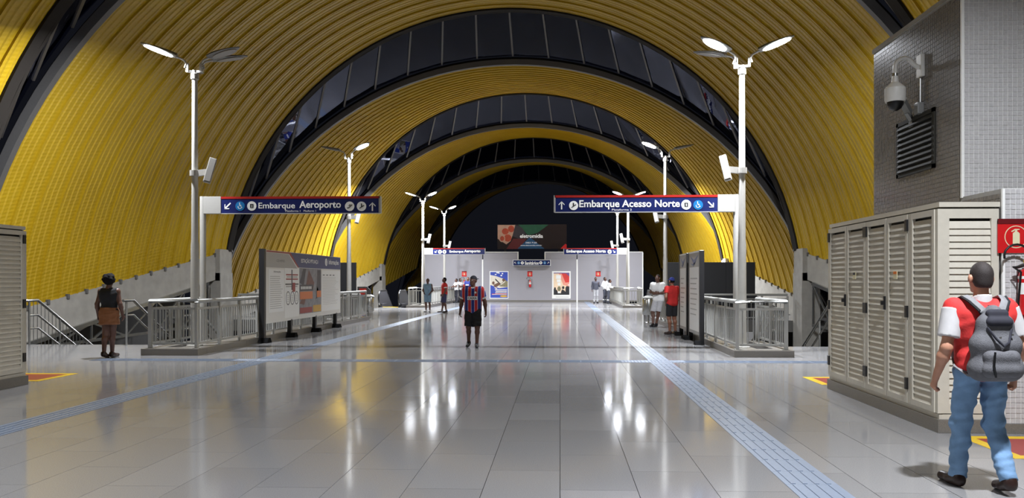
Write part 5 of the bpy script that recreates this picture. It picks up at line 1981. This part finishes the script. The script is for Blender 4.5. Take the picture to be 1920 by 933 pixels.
# woman walking towards the left stairs
pw = W(205, 668, 15.75)
person('woman seen from behind in black sleeveless top and tan skirt', (pw.x, pw.y, 0), 186, 1.68, dict(
    el_a=(-.235, .03, 1.13), el_b=(.235, .035, 1.13), wr_a=(-.25, -.05, .90), wr_b=(.245, -.03, .90), kn_a=(-.05, -.05, .50), kn_b=(.07, .01, .50), an_a=(-.03, -.06, .085), an_b=(.05, .13, .11), toe_b=(.05, -.03, .03)),
    dict(hair='round', top='cloth_black', sleeve=0, hem=.97, top_off=.010, low='cloth_tan', low_kind='skirt', waist=1.06, shoe='shoe_brown', folds=True), vox=.010, skin='skin_dark', female=True)

# man in the striped football jersey, walking towards the camera
pj = W(887, 651, 18.1)
jm = person('man in red and blue striped jersey and black cap walking forward', (pj.x, pj.y, 0), 0, 1.67, dict(
    el_a=(-.285, .05, 1.12), el_b=(.285, .04, 1.12), wr_a=(-.315, .0, .87), wr_b=(.315, -.03, .87), kn_a=(-.11, -.02, .50), kn_b=(.11, -.06, .50), an_a=(-.12, .12, .12), toe_a=(-.14, -.02, .035), an_b=(.10, -.07, .085), toe_b=(.12, -.24, .035), turn=R(-32), curl=.7),
    dict(hair='cap_back', cap_mat='cloth_dark', top='striped_jersey', sleeve=.72, hem=.82, top_off=.026, cuff='cloth_white', collar='cloth_white', vneck=True, low='cloth_black', low_kind='shorts', short_len=.95, waist=.98, shoe='shoe_black', face=True, folds=True), vox=.010, skin='skin_dark', girth=1.1)
sj = 1.67 / 1.75
MB().box((0, -.147, 1.155), (.235, .012, .085)).build('sponsor_band', 'sign_white', jm, local=True, bevel=.004)
jo = ORG[jm.name]
text_obj('CAIXA', 'lettering', jm, (jo.x, jo.y - .156, 1.155), (1, 0, 0), (0, 0, 1), .205, .058, 'cloth_navy', .03)
MB().prism(disc_poly(.025, 12), (.07, -.135, 1.285), (1, 0, 0), (0, 0, 1), .014).build('crest', 'cloth_white', jm, local=True)

# two people waiting by the far left railing
p = W(802, 584, 38.3)
person('person in pale blue sleeveless outfit standing by the far railing', (p.x, p.y, 0), -10, 1.66, dict(el_a=(-.27, .03, 1.13), wr_a=(-.16, -.10, 1.0), el_b=(.27, .03, 1.13), wr_b=(.16, -.09, .98)),
       dict(hair='short', top='cloth_teal', sleeve=0, hem=.80, top_off=.022, low='cloth_teal', low_kind='shorts', short_len=.95, shoe='shoe_pale', face=True))
p = W(833, 585, 37.6)
person('man in red shirt and navy shorts standing sideways at the white path', (p.x, p.y, 0), -70, 1.70, dict(kn_a=(-.09, -.06, .50), an_a=(-.10, -.10, .085), an_b=(.10, .08, .085), wr_b=(.22, -.08, .92), wr_a=(-.22, -.08, .92), girth=1.1),
       dict(hair='short', top='cloth_red', sleeve=.6, hem=.84, cuff='cloth_white', low='cloth_navy', low_kind='shorts', short_len=1.0, shoe='shoe_brown', face=True), girth=1.1)
p = W(855.5, 566.5, 54.0)
person('person in white shirt leaning arms on the railing, left of the pair', (p.x, p.y, 0), -60, 1.68, dict(el_a=(-.24, -.14, 1.18), wr_a=(-.12, -.30, 1.16), el_b=(.24, -.14, 1.18), wr_b=(.1, -.32, 1.16)),
       dict(hair='short', top='cloth_white', sleeve=.6, low='cloth_dark', shoe='shoe_black', face=True))
p = W(863, 566.0, 54.4)
person('person in white shirt with folded arms, right of the pair', (p.x, p.y, 0), 65, 1.70, dict(el_a=(-.25, -.08, 1.15), wr_a=(.0, -.20, 1.2), el_b=(.25, -.08, 1.15), wr_b=(-.02, -.19, 1.14), hand_a=(1, 0, .1), hand_b=(-1, 0, .1)),
       dict(hair='short', top='cloth_white', sleeve=.6, low='cloth_dark', shoe='shoe_black', face=True))
p = W(877.5, 566, 54.6)
person('man in blue shirt with white band behind the striped jersey', (p.x, p.y, 0), -15, 1.78, {}, dict(hair='short', top='cloth_blue', sleeve=.55, low='cloth_dark', shoe='shoe_black', face=True), skin='skin_brown')
MB_ = None
# workers by the far right railing
p = W(1117, 567.5, 53.2)
person('worker in grey overalls with reflective leg bands facing the hall', (p.x, p.y, 0), 10, 1.78, dict(el_b=(.26, -.02, 1.14), wr_b=(.17, -.12, 1.28), hand_b=(-.2, 0, 1)), dict(hair='short', top='cloth_slate', sleeve=1.5, low='cloth_grey', shoe='shoe_black', hem=.9, face=True))
wk1 = bpy.data.objects['person.008'] if 'person.008' in bpy.data.objects else None
p = W(1134.5, 567.5, 53.4)
person('worker in white jacket leaning on the railing with bent arm', (p.x, p.y, 0), 55, 1.78, dict(el_a=(-.30, .06, 1.16), wr_a=(-.17, -.04, 1.0), el_b=(.25, -.12, 1.18), wr_b=(.16, -.30, 1.14)), dict(hair='short', top='cloth_white', sleeve=1.5, low='cloth_slate', shoe='shoe_black', face=True))
p = W(1141, 567.5, 52.4)
person('worker in white shirt stooping over the railing beside another', (p.x, p.y, 0), 80, 1.66, dict(el_a=(-.22, -.16, 1.16), wr_a=(-.15, -.36, 1.12), el_b=(.22, -.16, 1.16), wr_b=(.15, -.36, 1.12), chest=(0, -.05, 1.28), neck=(0, -.07, 1.44), head=(0, -.11, 1.60), sh_a=(-.19, -.05, 1.38), sh_b=(.19, -.05, 1.38)), dict(hair='short', top='cloth_white', sleeve=1.5, low='cloth_slate', shoe='shoe_black', face=True))
# reflective bands of the three workers
mat('reflective', (236, 236, 230), 0.4)
for o in [x for x in bpy.data.objects if x.get('label', '').startswith('worker')]:
    hgt = 1.78 if 'stooping' not in o['label'] else 1.66
    for sx_ in (-.104, .104):
        MB().lathe([(.079, .20), (.079, .27)], (sx_ * hgt / 1.75, .035, 0), 12).build('reflective_band', 'reflective', o, local=True, smooth=True)
o = [x for x in bpy.data.objects if x.get('label', '').startswith('man in blue shirt')][0]
MB().box((0, -.146, 1.24), (.24, .012, .07)).build('chest_band', 'sign_white', o, local=True)

# the two men by the right railing and boards
p = W(1233, 612, 26.3)
person('man in white shirt and grey shorts leaning on the right railing', (p.x, p.y, 0), -35, 1.76, dict(el_a=(-.26, .0, 1.15), wr_a=(-.02, -.16, 1.14), el_b=(.26, .02, 1.15), wr_b=(.03, -.17, 1.10), hand_a=(1, -.1, .1), hand_b=(-1, -.1, 0),
    pelvis=(.0, .06, .92), belly=(0, .05, 1.08), hip_a=(-.09, .05, .90), hip_b=(.09, .05, .90), kn_a=(-.12, -.12, .49), an_a=(-.06, -.22, .085), toe_a=(-.05, -.39, .035), kn_b=(.06, -.06, .49), an_b=(.0, -.10, .085)),
    dict(hair='short', top='cloth_white', sleeve=.62, hem=.84, top_off=.028, low='cloth_grey', low_kind='shorts', short_len=.98, shoe='shoe_black', face=True), vox=.011)
p = W(1262, 628, 22.35)
person('man in red shirt and black shorts partly hidden by an upright board', (p.x - .02, p.y + .1, 0), -150, 1.66, dict(el_a=(-.27, .06, 1.14), wr_a=(-.17, -.04, .94), el_b=(.27, .06, 1.14), wr_b=(.18, -.05, .95), head=(0, -.02, 1.625)),
       dict(hair='cap', cap_mat='cloth_blue', top='cloth_red', sleeve=.55, hem=.86, low='cloth_black', low_kind='shorts', short_len=.85, shoe='shoe_brown'), vox=.011, skin='skin_brown')
